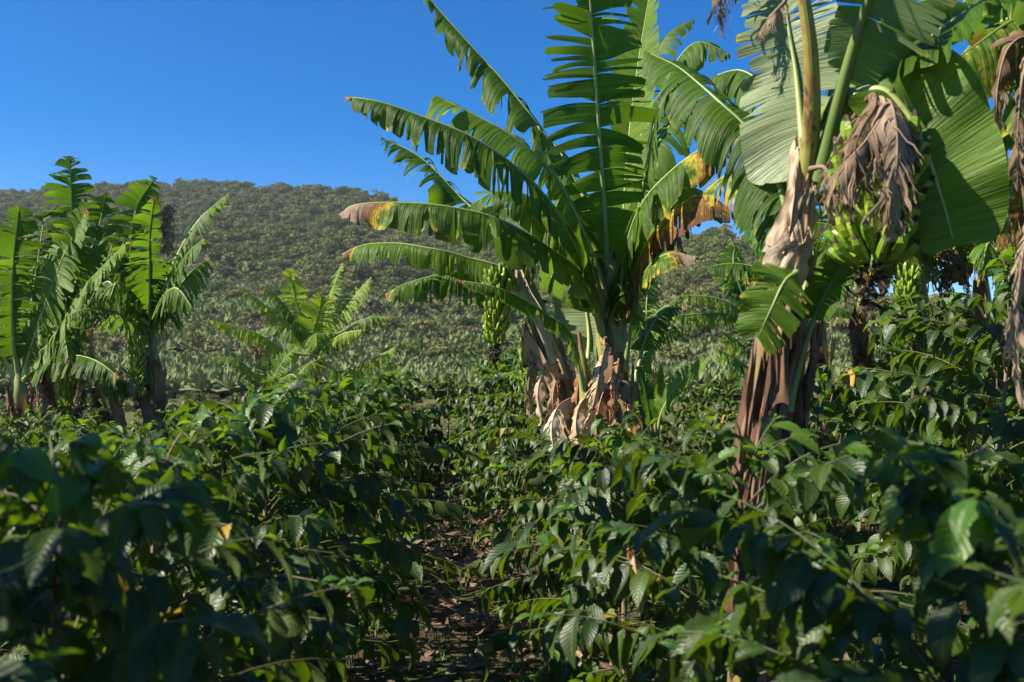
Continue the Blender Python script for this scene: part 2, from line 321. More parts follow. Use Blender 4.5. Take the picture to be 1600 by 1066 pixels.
def scatter_stuff(name, pts, scl, rz, idx, meshes, label, cat):
    c = bpy.data.collections.new(name + '_kinds')
    for k, me in enumerate(meshes):
        o = bpy.data.objects.new('%s_kind_%s' % (name, 'abcdefghij'[k]), me); c.objects.link(o)
    m = bpy.data.meshes.new(name); m.vertices.add(len(pts)); m.vertices.foreach_set('co', np.asarray(pts, np.float32).ravel())
    for an, av, ty in (('scl', scl, 'FLOAT'), ('rz', rz, 'FLOAT'), ('idx', idx, 'INT')):
        at = m.attributes.new(an, ty, 'POINT'); at.data.foreach_set('value', np.asarray(av, np.int32 if ty == 'INT' else np.float32))
    o = link(name, m, kind='stuff', label=label, cat=cat)
    g = bpy.data.node_groups.new(name + '_scatter', 'GeometryNodeTree')
    g.interface.new_socket('Geometry', in_out='INPUT', socket_type='NodeSocketGeometry'); g.interface.new_socket('Geometry', in_out='OUTPUT', socket_type='NodeSocketGeometry')
    gi = g.nodes.new('NodeGroupInput'); go = g.nodes.new('NodeGroupOutput'); ip = g.nodes.new('GeometryNodeInstanceOnPoints'); ci = g.nodes.new('GeometryNodeCollectionInfo')
    ci.inputs[0].default_value = c; ci.inputs[1].default_value = True; ci.inputs[2].default_value = True; ip.inputs['Pick Instance'].default_value = True
    def na(nm, ty):
        n = g.nodes.new('GeometryNodeInputNamedAttribute'); n.data_type = ty; n.inputs[0].default_value = nm; return n.outputs[0]
    cx = g.nodes.new('ShaderNodeCombineXYZ'); er = g.nodes.new('FunctionNodeEulerToRotation'); L = g.links.new
    L(na('rz', 'FLOAT'), cx.inputs[2]); L(cx.outputs[0], er.inputs[0]); L(er.outputs[0], ip.inputs['Rotation'])
    L(na('scl', 'FLOAT'), ip.inputs['Scale']); L(na('idx', 'INT'), ip.inputs['Instance Index'])
    L(gi.outputs[0], ip.inputs['Points']); L(ci.outputs[0], ip.inputs['Instance']); L(ip.outputs[0], go.inputs[0])
    md = o.modifiers.new('scatter', 'NODES'); md.node_group = g
    return o
def forest_edge(x, y):
    """>0 inside the wood, <0 among the far banana fields"""
    px = 800 + x / y * FPX; t = (y - Y0) / (ridge_dist(px) - Y0); p = np.stack([x, y], -1)
    edge = np.interp(px, [0, 250, 420, 620, 800, 1000, 1200], [0.44, 0.46, 0.42, 0.33, 0.26, 0.34, 0.40])
    return t - edge + vnoise(p, 1 / 70., 11) * 0.05 + vnoise(p, 1 / 28., 12) * 0.03
def build_woods():
    r = np.random.RandomState(5); n = 130000
    y = 150 + (820 - 150) * r.rand(n) ** 0.65; x = (r.rand(n) * 1.5 - 0.75) * y
    t = (y - Y0) / (ridge_dist(800 + x / y * FPX) - Y0); ok = t < 1.06; x, y = x[ok], y[ok]
    e = forest_edge(x, y); p = np.stack([x, y], -1)
    dens = 0.55 + 0.5 * vnoise(p, 1 / 60., 21); scrub = vnoise(p, 1 / 45., 22) + 0.5 * vnoise(p, 1 / 15., 23)
    wood = (e > 0) & (r.rand(len(x)) < np.clip(0.27 * (0.5 + dens), 0.012, 1)); X, Yv, sc = x[wood], y[wood], scrub[wood]
    size = (1.4 + 4.6 * r.rand(len(X)) ** 2.8) * np.interp(Yv, [200, 450, 800], [1.0, 0.95, 0.85]); bare = sc > 0.62; size = np.where(bare, size * 0.6, size)
    idx = np.where(bare, r.randint(6, 8, len(X)), np.where(r.rand(len(X)) < 0.55 + 0.25 * sc, r.randint(3, 6, len(X)), r.randint(0, 3, len(X))))
    ms = [crown_mesh('crown', 40 + k, M['far_a'] if k < 3 else M['far_b'] if k < 6 else M['far_c'], 620 if k < 6 else 260, 0.082 if k < 6 else 0.07) for k in range(8)]
    scatter_stuff('woodland', np.c_[X, Yv, hill_z(X, Yv) - 0.2], size, r.rand(len(X)) * 6.28, idx, ms, 'olive green woodland covering the hill up to its ridge', 'woodland')
    y2 = 85 + 70 * r.rand(9000) ** 0.8; x2 = (r.rand(9000) * 1.3 - 0.65) * y2; px2 = 800 + x2 / y2 * FPX; k2 = (px2 > -150 + 260 * vnoise(np.stack([x2, y2], -1), 1 / 25., 41)) & (y2 > np.interp(px2, [300, 500, 1600], [95, 95, 85])); x2, y2 = x2[k2], y2[k2]
    pl = (e <= 0.01) & (y < 480) & (r.rand(len(x)) < 0.75); X, Yv = x[pl], y[pl]; sc = scrub[pl]
    keep = sc < 0.75; X, Yv = np.r_[X[keep], x2], np.r_[Yv[keep], y2]
    scatter_stuff('banana_field_foliage', np.c_[X, Yv, np.where(Yv < 135, -1.45, hill_z(X, Yv)) - 0.1], 1.7 + 1.0 * r.rand(len(X)), r.rand(len(X)) * 6.28, r.randint(0, 4, len(X)), [far_banana_mesh('far_banana', 60 + k) for k in range(4)],
                  'pale green mass of far banana plants on the lower slope', 'vegetation')
    sc_ = (e <= 0.0) & (scrub > 0.62) & (r.rand(len(x)) < 0.5); ys = 30 + 100 * r.rand(1500) ** 1.3; xs = (r.rand(1500) * 0.62 - 0.62) * ys; X, Yv = np.r_[x[sc_], xs], np.r_[y[sc_], ys]
    scatter_stuff('scrub', np.c_[X, Yv, np.where(Yv < 135, -1.5, hill_z(X, Yv)) - 0.2], np.where(Yv < 135, 0.2 + 0.7 * r.rand(len(X)) ** 2, 1.5 + 2.0 * r.rand(len(X))), r.rand(len(X)) * 6.28, r.randint(0, 3, len(X)), [ms[4], ms[6], ms[1]], 'brownish scrub between the far banana fields', 'scrub')
    return ms
crowns = build_woods()
def hill_tree(px, py, wpx, kind, label):
    ds = np.linspace(135, 700, 1200); x = (px - 800) / FPX * ds; row = 575 - (hill_z(x, ds) - CAM_Z) / ds * FPX
    i = int(np.argmin(np.abs(row - py))); d = ds[i]; w = wpx / FPX * d / 1.9
    t = link('hillside_tree', None, None, label, 'tree', 'single trees on the far hillside', loc=(x[i], d, float(hill_z(x[i:i + 1], ds[i:i + 1])[0]) - 0.1))
    v, q = crown_verts(int(px), 420, 0.75, 0.12); mt = [M['far_a'], M['far_b'], M['far_c'], M['far_d']][kind]
    link('crown', mesh_data('crown', v * w, q, mt, smooth=False), t)
    c = np.array([[0, 0, -0.5], [0.02, 0.0, 0.3], [-0.02, 0.03, 0.75]]) * w; v, q, u = tube(c, [0.07 * w, 0.055 * w, 0.03 * w], 6); link('trunk', mesh_data('trunk', v, q, M['bark'], u), t)
for a in [(722, 572, 42, 2, 'brown half bare round tree low on the far hillside'), (712, 598, 52, 3, 'pale green domed tree below the brown one on the far slope'),
          (575, 512, 62, 2, 'wide grey brown leafless tree above the far banana field'), (640, 500, 48, 1, 'olive tree beside the wide leafless one on the hillside'),
          (690, 520, 46, 0, 'dark round tree at the lower edge of the wood'), (745, 505, 44, 0, 'dark tree on the far hill left of the small hanging bunch'),
          (395, 440, 46, 0, 'dark spreading tree high on the slope above the middle banana plant'), (655, 575, 40, 1, 'olive round tree standing alone in the far banana field')]:
    hill_tree(*a)

# ------------------------------------------------------------------ banana plants
G = np.array([0, 0, -1.0])
def banana_leaf(plant, pts, hw, up, seed, tear=0.6, droop=0.8, fold=12, dead=0.0, deadtip=0.0, blade0=0.18, lean=(8, 42), mat='leaf', rib='rib', rib_r=0.02,
                asym=(1, 1), torn=(0.0, 1.0), detail=1.0, curl=0.5, up2=None, tipw=0.0, name='leaf', crumple=0.0, gap=1.0):
    r = np.random.RandomState(seed); base = np.array(plant.location); N = 80
    c, L = spline(pts, N); c = c - base; ups = np.asarray(up, float)[None] * np.ones((N, 1))
    if up2 is not None: k = np.linspace(0, 1, N)[:, None]; ups = (1 - k) * ups + k * np.asarray(up2, float)
    T, Nn, S = frames(c, ups); par = np.linspace(0, 1, N); a = Acc(); nseg = max(4, int(7 * detail))
    def at(arr, s): return np.stack([np.interp(s, par, arr[:, k]) for k in range(3)], 1)
    ph = r.rand(4) * 6.28
    for si, sg in enumerate((1, -1)):
        br, dep = [0.0], []
        while br[-1] < 1:
            s = br[-1]; inside = torn[0] <= s <= torn[1]
            if tear == 0: w, r0 = 1.0, 1.0
            elif not inside: w, r0 = 0.05 + 0.08 * r.rand(), 0.8 + 0.4 * r.rand()
            elif r.rand() < tear: w, r0 = 0.008 + 0.05 * r.rand() ** 2.2, 0.35 * r.rand() ** 2 - 0.06
            else: w, r0 = 0.02 + 0.05 * r.rand(), 0.35 + 0.75 * r.rand()
            if inside and tear > 0.3 and r.rand() < 0.22: w *= 1.0 + 3.0 * r.rand() * (detail > 0.7)
            if inside and detail < 0.7: w *= 0.85
            br.append(min(1.0, s + w if s + w < 0.985 else 1.0)); dep.append(r0)
        for ga, gb, r0 in zip(br[:-1], br[1:], dep):
            n = max(3, int(math.ceil((gb - ga) * 80 * detail)) + 1); s = np.linspace(ga, gb, n); full = smooth(0.12, 0.0, r0); some = smooth(1.05, 0.5, r0)
            sb = blade0 + (1 - blade0) * s; p = at(c, sb); t = nrm(at(T, sb)); nn = nrm(at(Nn, sb)); ss = nrm(at(S, sb)) * sg
            prof = smooth(-0.02, 0.16, s) ** 0.6 * (tipw + (1 - tipw) * np.clip(1 - s ** 4.5, 0, 1) ** 0.62) * (1 - 0.16 * s)
            wd = hw * asym[si] * prof * (1 + 0.08 * some * r.randn()) * (1 - (0.05 + 0.2 * full) * some * np.abs(np.linspace(-1, 1, n)) ** 2)
            if full > 0.5 and r.rand() < 0.16: wd = wd * (0.3 + 0.5 * r.rand())
            ln = np.radians(lean[0] + (lean[1] - lean[0]) * s ** 1.5 + 7 * r.randn() * full)
            fo = np.radians(fold + 7 * np.sin(5.5 * s * 3 + ph[si]) + 12 * r.randn() * full)
            d = ss * np.cos(ln)[:, None] + t * np.sin(ln)[:, None]; d = nrm(d * np.cos(fo)[:, None] + nn * np.sin(fo)[:, None])
            gc = droop * (1 + 0.22 * np.sin(7 * s + ph[2 + si]))[:, None]; ge = droop * 0.42 * r.randn() * some; off = r.randn(3) * 0.35 * curl * some
            rows = [p.copy()]; x = p.copy()
            for k in range(nseg):
                rr = (k + 0.5) / nseg; wg = smooth(r0, r0 + 0.3, np.array(rr)); gd = np.maximum(gc + ge * wg, -0.1)
                d = nrm(d + (G + off * 0.6 * wg) * gd * 1.7 / nseg * (1.25 - 0.5 * rr)); x = x + d * (wd / nseg)[:, None]; rows.append(x.copy())
            V = np.stack(rows, 1)                                     # rays x steps
            rr = np.linspace(0, 1, nseg + 1)[None, :, None]; ctr = V.mean(0, keepdims=True); o = V - ctr; wg = smooth(r0, r0 + 0.5, rr)
            tw = (r.randn() * 0.75 * some * curl) * wg * rr; ax = nrm(np.gradient(ctr[0], axis=0))[None]
            o = o * np.cos(tw) + np.cross(np.broadcast_to(ax, o.shape), o) * np.sin(tw) + ax * (o * ax).sum(-1, keepdims=True) * (1 - np.cos(tw))
            V = ctr + o * (1 - (0.16 + 0.3 * r.rand()) * some * gap * wg * rr ** 0.8); narrow = some
            if crumple: V = V + (vnoise(V.reshape(-1, 3), 9, seed)[:, None] * crumple * nrm(np.ones((1, 3)))).reshape(V.shape) * rr + (vnoise(V.reshape(-1, 3)[:, ::-1], 16, seed + 1)[:, None] * np.array([[0.7, -0.7, 0.1]]) * crumple * 0.7).reshape(V.shape) * rr
            S2 = np.broadcast_to(s[:, None], (n, nseg + 1)); R2 = np.broadcast_to(rr[0, :, 0][None], (n, nseg + 1))
            dv = dead + 0.16 * R2 ** 5 + (0.25 * r.rand() * narrow * R2 ** 2 if r.rand() < 0.4 else 0) + 0.9 * smooth(1 - deadtip * (1.3 - 0.5 * R2), 1.0 + 0.02 - deadtip * 0.3, S2) * (deadtip > 0)
            uv = np.stack([S2 * L, R2 * 0.5 * sg + 0.5], -1).reshape(-1, 2); q = grid_quads(n, nseg + 1)
            a.add(V.reshape(-1, 3), q[:, ::-1] if sg > 0 else q, uv, 0, dv.ravel())
    o = link(name, a.mesh(name, [M[mat]]), plant)
    k = int(N * min(1.0, 0.985)); rad = rib_r * (1.0 - 0.88 * par[:k] ** 0.8 + 0.35 * np.exp(-par[:k] * 9))
    v, q, u = tube(c[:k] - Nn[:k] * rad[:, None] * 0.55, rad, 8 if detail > 0.7 else 5, ups[:k])
    link('midrib', mesh_data('midrib', v, q, M[rib], u), o)
    return o
def pseudostem(plant, pts, r0, r1, seed, mat='stem', name='pseudostem', sides=18):
    r = np.random.RandomState(seed); c, L = spline(pts, 36); c = c - np.array(plant.location); t = np.linspace(0, 1, 36)
    rad = (r0 + (r1 - r0) * t ** 0.85) * (1 - (0 if name == 'cut_stem' else 0.6) * smooth(0.8, 1.0, t)); v, q, u = tube(c, rad, sides, (0.05, -1, 0.1))
    ang = np.tile(np.linspace(0, 6.283, sides, endpoint=False), 36); tt = np.repeat(t, sides); cen = np.repeat(c, sides, 0)
    f = 1 + 0.05 * np.sin(3 * ang + 5 * tt + seed) + 0.035 * np.sin(5 * ang - 9 * tt) + 0.02 * vnoise(v, 5, seed)
    link(name, mesh_data(name, cen + (v - cen) * f[:, None], q, M[mat], u), plant)
    return c, rad
def sheath(plant, stem, t0, t1, th, wid, seed, mat='sheath', flare=0.05, off=0.006, name='leaf_sheath', curl=0.0):
    """a dry sheath wrapped round part of a stem, loose and ragged towards its upper end"""
    c, rad = stem; r = np.random.RandomState(seed); n, m = 22, 17; k = np.linspace(0, 1, n); par = np.linspace(0, 1, len(c)); tt = t0 + (t1 - t0) * k
    lift = (t0 - t1) * 0.3 * np.abs(vnoise(np.linspace(0, 1, m)[:, None] * np.ones((1, 2)), 2.2, seed + 9)) * np.linalg.norm(c[-1] - c[0])
    C = np.stack([np.interp(tt, par, c[:, i]) for i in range(3)], 1); Rr = np.interp(tt, par, rad); T, N, S = frames(C, (0.05, -1, 0.1))
    w = wid * (1 - 0.55 * k ** 1.6); j = np.linspace(-1, 1, m); ang = th + 0.25 * np.sin(3 * k + seed)[:, None] + w[:, None] * j[None]
    cr = vnoise(np.stack([(ang * 1.2).ravel(), np.repeat(k, m) * 1.6], 1), 0.9, seed).reshape(n, m)
    rr = Rr[:, None] * 1.06 + off + flare * (k ** 2)[:, None] * (0.6 + 0.4 * j[None] ** 2) + 0.018 * j[None] ** 4 * r.rand() + 0.011 * cr + 0.0035 * np.sin(ang * 13 + seed + 2 * k[:, None]) + 0.006 * vnoise(np.stack([(ang * 3).ravel(), np.repeat(k, m) * 6], 1), 0.8, seed + 3).reshape(n, m)
    V = C[:, None] + rr[..., None] * (np.cos(ang)[..., None] * S[:, None] + np.sin(ang)[..., None] * N[:, None])
    V[..., 2] += (k ** 3)[:, None] * lift[None]
    V[..., 2] -= (curl * smooth(0.6, 1.0, k)[:, None] * (1 + 0.4 * cr)) * (t1 - t0); V += 0.02 * cr[..., None] * k[:, None, None] * np.array([0.3, 0.3, 1.0])
    u = np.stack(np.broadcast_arrays((j * 0.5 + 0.5)[None] * wid, k[:, None]), -1).reshape(-1, 2)
    return link(name, mesh_data(name, V.reshape(-1, 3), grid_quads(n, m), M[mat], u), plant)
def banana_meshes():
    out = []
    for k, (ln, cv) in enumerate(((1.0, 1.05), (0.92, 0.8), (1.08, 1.25))):
        t = np.linspace(0, 1, 9); a = t * cv; x = np.cumsum(np.r_[0, np.cos((a[1:] + a[:-1]) / 2) / 8]); z = np.cumsum(np.r_[0, np.sin((a[1:] + a[:-1]) / 2) / 8])
        c = np.stack([x, 0 * x, z], 1) * ln; rad = np.interp(t, [0, 0.12, 0.25, 0.55, 0.82, 0.92, 0.96, 1.0], [0.045, 0.05, 0.105, 0.132, 0.112, 0.06, 0.036, 0.028])
        v, q, u = tube(c, rad, 5, (0, 0.05, 1)); mi = (np.repeat(np.arange(8), 5) >= 7).astype(int); out.append(mesh_data('banana', v, q, [M['banana'], M['banana_tip']], u, None, mi, False))
    return out
BAN = banana_meshes()
def bunch(plant, pts, hands, radius, flen, seed, t0=0.3, per=11, remnant=True, el0=20, taper=0.75, open_arc=6.283):
    """stalk that arches out of the crown, hands of bananas round it, withered flowers at the end"""
    r = np.random.RandomState(seed); base = np.array(plant.location); c, L = spline(pts, 40); c = c - base; par = np.linspace(0, 1, 40)
    v, q, u = tube(c, 0.024 - 0.01 * par, 7); b = link('banana_bunch', mesh_data('bunch_stalk', v, q, M['rib_dark'], u), plant)
    for h in range(hands):
        f = h / max(1, hands - 1); s = t0 + (0.93 - t0) * f; p = np.array([np.interp(s, par, c[:, k]) for k in range(3)])
        for row in (0, 1):
            for k in range(per):
                az = open_arc * (k + 0.5 * row) / per + r.randn() * 0.05 + h * 0.35; ln = flen * (1 - (1 - taper) * f) * (0.92 + 0.16 * r.rand())
                el = R(el0 - 16 * row + r.randn() * 6); rin = radius * 0.22 + 0.012
                o = link('banana', BAN[r.randint(3)], b)
                o.matrix_local = Matrix.Translation(Vector(p + np.array([math.cos(az) * rin, math.sin(az) * rin, -0.03 * row]))) @ Matrix.Rotation(az, 4, 'Z') @ Matrix.Rotation(-el, 4, 'Y') @ Matrix.Rotation(r.randn() * 0.12, 4, 'X') @ Matrix.Scale(ln, 4)
    if remnant:
        e = c[-1]; n = 130; t = r.rand(n); az = r.rand(n) * 6.283; rr = (0.025 + 0.03 * r.rand(n)) * (1.1 - 0.5 * t) * flen / 0.16
        cc = e + np.stack([rr * np.cos(az), rr * np.sin(az), 0.04 - t * 0.16 * flen / 0.16], 1); d1 = r.randn(n, 3) * 0.011; d2 = r.randn(n, 3) * 0.008
        v = np.stack([cc - d1, cc + d2, cc + d1, cc - d2], 1).reshape(-1, 3); link('withered_flowers', mesh_data('withered_flowers', v, np.arange(4 * n).reshape(-1, 4), M['remnant'], smooth=False), plant)
    return b
def plant_at(px, d, label, name='banana_plant', group=None, dx=0.0):
    return link(name, None, None, label, 'banana plant', group, loc=((px - 800) / FPX * d + dx, d, -1.4 * min(1, max(0, (d - 25) / 45))))
UPZ = (0.0, -0.15, 1.0); TOCAM = (0.0, -1.0, 0.2)
def PP(lst): return [P(*p) for p in lst]

# --- the clump in the middle
A = plant_at(955, 7.0, 'tall banana clump with torn arching leaves, brown sheathed stems and one small hanging bunch')
sA = pseudostem(A, PP([(962, 945, 7.0), (960, 760, 7.0), (957, 580, 7.0), (955, 450, 7.0), (952, 395, 7.0)]), 0.16, 0.095, 1)
sA2 = pseudostem(A, PP([(940, 950, 7.4), (908, 700, 7.4), (862, 560, 7.5), (822, 440, 7.6), (806, 380, 7.6)]), 0.13, 0.065, 2)
sA3 = pseudostem(A, PP([(922, 935, 6.85), (918, 700, 6.85), (914, 600, 6.9), (905, 520, 6.95)]), 0.08, 0.035, 3)
stump = pseudostem(A, PP([(985, 940, 6.85), (982, 760, 6.85), (978, 650, 6.85), (980, 597, 6.87)]), 0.165, 0.115, 4, 'stem_brown', 'cut_stem')
q = np.linspace(0, 6.283, 18, endpoint=False)
link('cut_face', mesh_data('cut_face', np.vstack([[stump[0][-1]], [stump[0][-1] + 0.114 * np.array([math.cos(x), 0.9 * math.sin(x), 0.01 * math.sin(5 * x)]) for x in q]]), np.array([[0, 1 + k, 1 + (k + 1) % 18] for k in range(18)]), M['sheath_dark']), A)
for k, (st, t0, t1, th, wd, mt, fl, cu) in enumerate([
        (sA, 0.02, 0.52, 2.0, 1.0, 'sheath', 0.05, 0), (sA, 0.0, 0.40, 1.3, 0.7, 'sheath', 0.05, 0.05), (sA, 0.28, 0.66, 2.9, 0.55, 'sheath', 0.05, 0.1), (sA, 0.02, 0.38, 3.1, 0.9, 'sheath_pale', 0.09, 0.05),
        (sA, 0.30, 0.72, 0.5, 0.5, 'sheath_dark', 0.03, 0), (sA, 0.52, 0.86, 1.9, 0.4, 'sheath_dark', 0.02, 0),
        (sA2, 0.12, 0.55, 2.3, 0.7, 'sheath_pale', 0.05, 0.12), (sA2, 0.3, 0.62, 1.5, 0.4, 'sheath', 0.03, 0), (sA2, 0.05, 0.48, 3.3, 0.8, 'sheath', 0.09, 0.15), (sA2, 0.22, 0.74, 1.1, 0.6, 'sheath', 0.03, 0), (sA2, 0.46, 0.80, 2.6, 0.45, 'sheath', 0.05, 0.1), (sA2, 0.6, 0.97, 1.7, 0.5, 'sheath_pale', 0.02, 0),
        (sA3, 0.02, 0.6, 1.6, 1.2, 'sheath_dark', 0.05, 0.05), (sA3, 0.05, 0.75, 2.7, 0.8, 'sheath', 0.05, 0.1),
        (stump, 0.02, 0.95, 1.4, 1.1, 'sheath_dark', 0.02, 0), (stump, 0.0, 0.9, 0.3, 0.7, 'sheath_pale', 0.06, 0), (stump, 0.02, 0.98, 2.6, 0.6, 'sheath', 0.03, 0), (stump, 0.0, 0.62, 1.7, 1.2, 'sheath', 0.05, 0.06)]):
    sheath(A, st, t0, t1, th, wd, 100 + k, mt, fl, curl=cu)
LA = [  # points, half width, up, options
    ([(972, 480, 6.9), (1010, 380, 6.75), (1060, 322, 6.6), (1105, 305, 6.5), (1150, 335, 6.45)], 0.30, (0, -0.3, 1), dict(tear=0.6, droop=2.1, fold=0, dead=0.52, blade0=0.2)),
    ([(970, 460, 7.2), (1010, 270, 7.3), (1055, 185, 7.4), (1110, 150, 7.5), (1165, 185, 7.5)], 0.32, (-0.1, -0.3, 1), dict(tear=0.75, droop=1.7, fold=4, blade0=0.25)),
    ([(962, 450, 7.4), (995, 260, 7.7), (1012, 140, 7.9), (1040, 60, 8.0), (1085, 30, 8.0)], 0.32, (-0.6, -0.7, 0.4), dict(tear=0.8, droop=0.9, fold=4, blade0=0.25)),
    ([(960, 470, 7.1), (985, 380, 7.3), (1015, 330, 7.4), (1050, 345, 7.45), (1070, 400, 7.45)], 0.2, (0, -0.4, 1), dict(tear=0.5, droop=2.0, fold=0, dead=0.6, blade0=0.2)),
    ([(953, 500, 7.0), (948, 380, 6.95), (940, 260, 6.85), (930, 110, 6.75), (920, -30, 6.7), (915, -110, 6.75)], 0.42, (0.12, -1, 0.25), dict(tear=0.93, droop=0.25, fold=-6, torn=(0.2, 1), rib_r=0.034, blade0=0.2, lean=(2, 26), mat='leaf')),
    ([(950, 470, 7.1), (925, 340, 7.3), (880, 250, 7.5), (800, 142, 7.7), (735, 70, 7.85), (662, -12, 8.0)], 0.40, (0.35, -0.2, 1), dict(tear=0.85, droop=1.9, fold=4, rib_r=0.034, blade0=0.22)),
    ([(945, 450, 6.9), (905, 345, 6.75), (862, 268, 6.65), (800, 212, 6.6), (735, 176, 6.6), (682, 150, 6.65)], 0.34, (0.25, -0.65, 1), dict(tear=0.55, droop=0.75, fold=2, rib_r=0.034, blade0=0.22, tipw=0.55, mat='leaf_light')),
    ([(942, 470, 6.9), (895, 365, 6.5), (825, 278, 6.3), (740, 215, 6.2), (650, 178, 6.2), (590, 158, 6.22), (538, 150, 6.3)], 0.34, (0.2, -0.25, 1), dict(tear=0.9, droop=1.8, fold=4, deadtip=0.05, dead=0.04, blade0=0.2, rib_r=0.032)),
    ([(812, 420, 7.6), (770, 355, 7.8), (720, 308, 8.0), (660, 248, 8.15), (596, 214, 8.25)], 0.34, (0.5, -0.5, 1), dict(tear=1.0, droop=0.7, fold=-4, dead=0.05, blade0=0.12, gap=2.0)),
    ([(945, 520, 6.9), (914, 436, 6.7), (855, 386, 6.4), (780, 343, 6.2), (697, 322, 6.1), (618, 316, 6.1), (555, 320, 6.15), (528, 336, 6.2)], 0.31, (0.05, -0.35, 1), dict(tear=0.6, droop=2.0, fold=10, deadtip=0.2, dead=0.12, blade0=0.2, torn=(0.05, 1), rib_r=0.034)),
    ([(835, 490, 7.6), (795, 425, 7.5), (725, 401, 7.4), (678, 389, 7.3), (622, 380, 7.3), (571, 382, 7.3), (532, 397, 7.3)], 0.26, (0.05, -0.5, 1), dict(tear=0.7, droop=1.4, fold=8, deadtip=0.12, mat='leaf_light', blade0=0.16, rib_r=0.03)),
    ([(815, 475, 7.8), (780, 442, 7.6), (725, 427, 7.5), (685, 429, 7.5), (634, 443, 7.5), (601, 460, 7.5)], 0.27, (0.0, -0.3, 1), dict(tear=0.95, droop=2.0, fold=5, deadtip=0.1, blade0=0.1)),
    ([(918, 620, 6.9), (894, 525, 6.7), (855, 492, 6.6), (819, 468, 6.5), (772, 448, 6.4), (715, 437, 6.4)], 0.12, (0.1, -0.3, 1), dict(tear=0.5, droop=2.2, fold=0, deadtip=0.06, blade0=0.15)),
    ([(968, 450, 7.2), (974, 330, 7.35), (984, 200, 7.5), (1000, 80, 7.6), (1022, -50, 7.7)], 0.25, (-0.5, -1, 0.15), dict(tear=0.05, droop=0.0, fold=18, mat='leaf_light', rib='rib', lean=(14, 40), blade0=0.18)),
    ([(968, 500, 6.9), (975, 400, 6.8), (1000, 322, 6.7), (1050, 265, 6.6), (1110, 224, 6.5), (1172, 204, 6.45)], 0.36, (0.0, -0.3, 1), dict(tear=0.55, droop=2.2, fold=2, dead=0.16, deadtip=0.3, blade0=0.22)),
    ([(975, 580, 6.9), (992, 470, 6.75), (1012, 418, 6.6), (1045, 396, 6.5), (1088, 402, 6.45)], 0.20, (-0.1, -0.7, 1), dict(tear=0.3, droop=0.9, fold=8, dead=0.22, deadtip=0.25, blade0=0.3)),
    ([(972, 450, 7.0), (1000, 310, 6.95), (1022, 195, 6.85), (1048, 112, 6.75), (1088, 66, 6.7), (1140, 84, 6.6)], 0.34, (-0.3, -0.3, 1), dict(tear=0.7, droop=1.7, fold=6, blade0=0.24)),
    ([(915, 600, 7.1), (920, 520, 7.3), (906, 440, 7.4), (880, 370, 7.5)], 0.25, (0.15, 1, -0.1), dict(tear=0.05, droop=0.15, fold=-8, mat='leaf_wax', blade0=0.22, torn=(0.5, 1))),
    ([(950, 470, 7.2), (900, 370, 7.6), (830, 330, 7.9), (760, 330, 8.1), (700, 350, 8.2)], 0.34, (0.1, -0.2, 1), dict(tear=0.7, droop=1.6, fold=5, blade0=0.2)),
    ([(965, 450, 7.3), (1000, 350, 7.5), (1045, 295, 7.6), (1100, 300, 7.7), (1130, 345, 7.75)], 0.30, (-0.1, -0.2, 1), dict(tear=0.6, droop=1.9, fold=5, dead=0.34, blade0=0.2)),
    ([(942, 460, 7.0), (890, 360, 6.9), (830, 310, 6.8), (775, 300, 6.75), (735, 320, 6.75)], 0.33, (0.25, -0.6, 1), dict(tear=0.35, droop=1.0, fold=0, blade0=0.2)),
    ([(960, 440, 7.2), (985, 350, 7.6), (1000, 280, 7.9), (1010, 200, 8.1)], 0.3, (-0.3, -1, 0.3), dict(tear=0.5, droop=0.5, fold=0, blade0=0.2)),
    ([(945, 440, 7.3), (905, 300, 7.8), (870, 230, 8.1), (830, 200, 8.3)], 0.3, (0.3, -0.6, 0.7), dict(tear=0.6, droop=1.0, fold=0, blade0=0.2)),
    ([(990, 600, 7.2), (1012, 520, 7.4), (1040, 485, 7.6), (1065, 480, 7.7)], 0.14, (-0.2, -0.6, 1), dict(tear=0.4, droop=0.7, fold=5, blade0=0.3)),
]
for k, (pt, hw, up, op) in enumerate(LA):
    if 930 < pt[0][0] < 985 and pt[0][1] < 530: pt = [(957, pt[0][1] + 75, 7.0)] + pt
    banana_leaf(A, PP(pt), hw, up, 500 + k, **op)
bunch(A, PP([(812, 410, 7.55), (796, 398, 7.4), (782, 425, 7.25), (776, 480, 7.2), (773, 545, 7.2)]), 7, 0.11, 0.135, 11, t0=0.48, per=9, el0=48)
bunch(A, PP([(850, 470, 8.0), (835, 510, 8.1), (826, 560, 8.1), (824, 620, 8.1)]), 5, 0.09, 0.11, 12, t0=0.5, per=7, el0=40, remnant=False)
for k, (pt, hw) in enumerate([([(858, 560, 7.3), (846, 590, 7.2), (842, 640, 7.2)], 0.10), ([(870, 590, 7.2), (864, 620, 7.1), (866, 670, 7.1)], 0.10), ([(945, 545, 6.8), (938, 580, 6.75), (925, 640, 6.72), (905, 680, 6.7)], 0.14), ([(835, 560, 7.45), (826, 600, 7.4), (828, 650, 7.4)], 0.1),
                               ([(968, 560, 6.75), (962, 600, 6.7), (958, 660, 6.7)], 0.09), ([(1005, 600, 6.8), (1012, 640, 6.75), (1016, 690, 6.75)], 0.10), ([(942, 500, 6.95), (945, 530, 6.85), (948, 570, 6.8)], 0.07)]):
    banana_leaf(A, PP(pt), hw, (0.2, -1, 0.2), 560 + k, tear=0.5, droop=1.5, fold=-25, mat='dry_leaf' if k % 2 else 'sheath', rib='rib_dry', rib_r=0.008, name='dry_leaf', crumple=0.03, blade0=0.02)

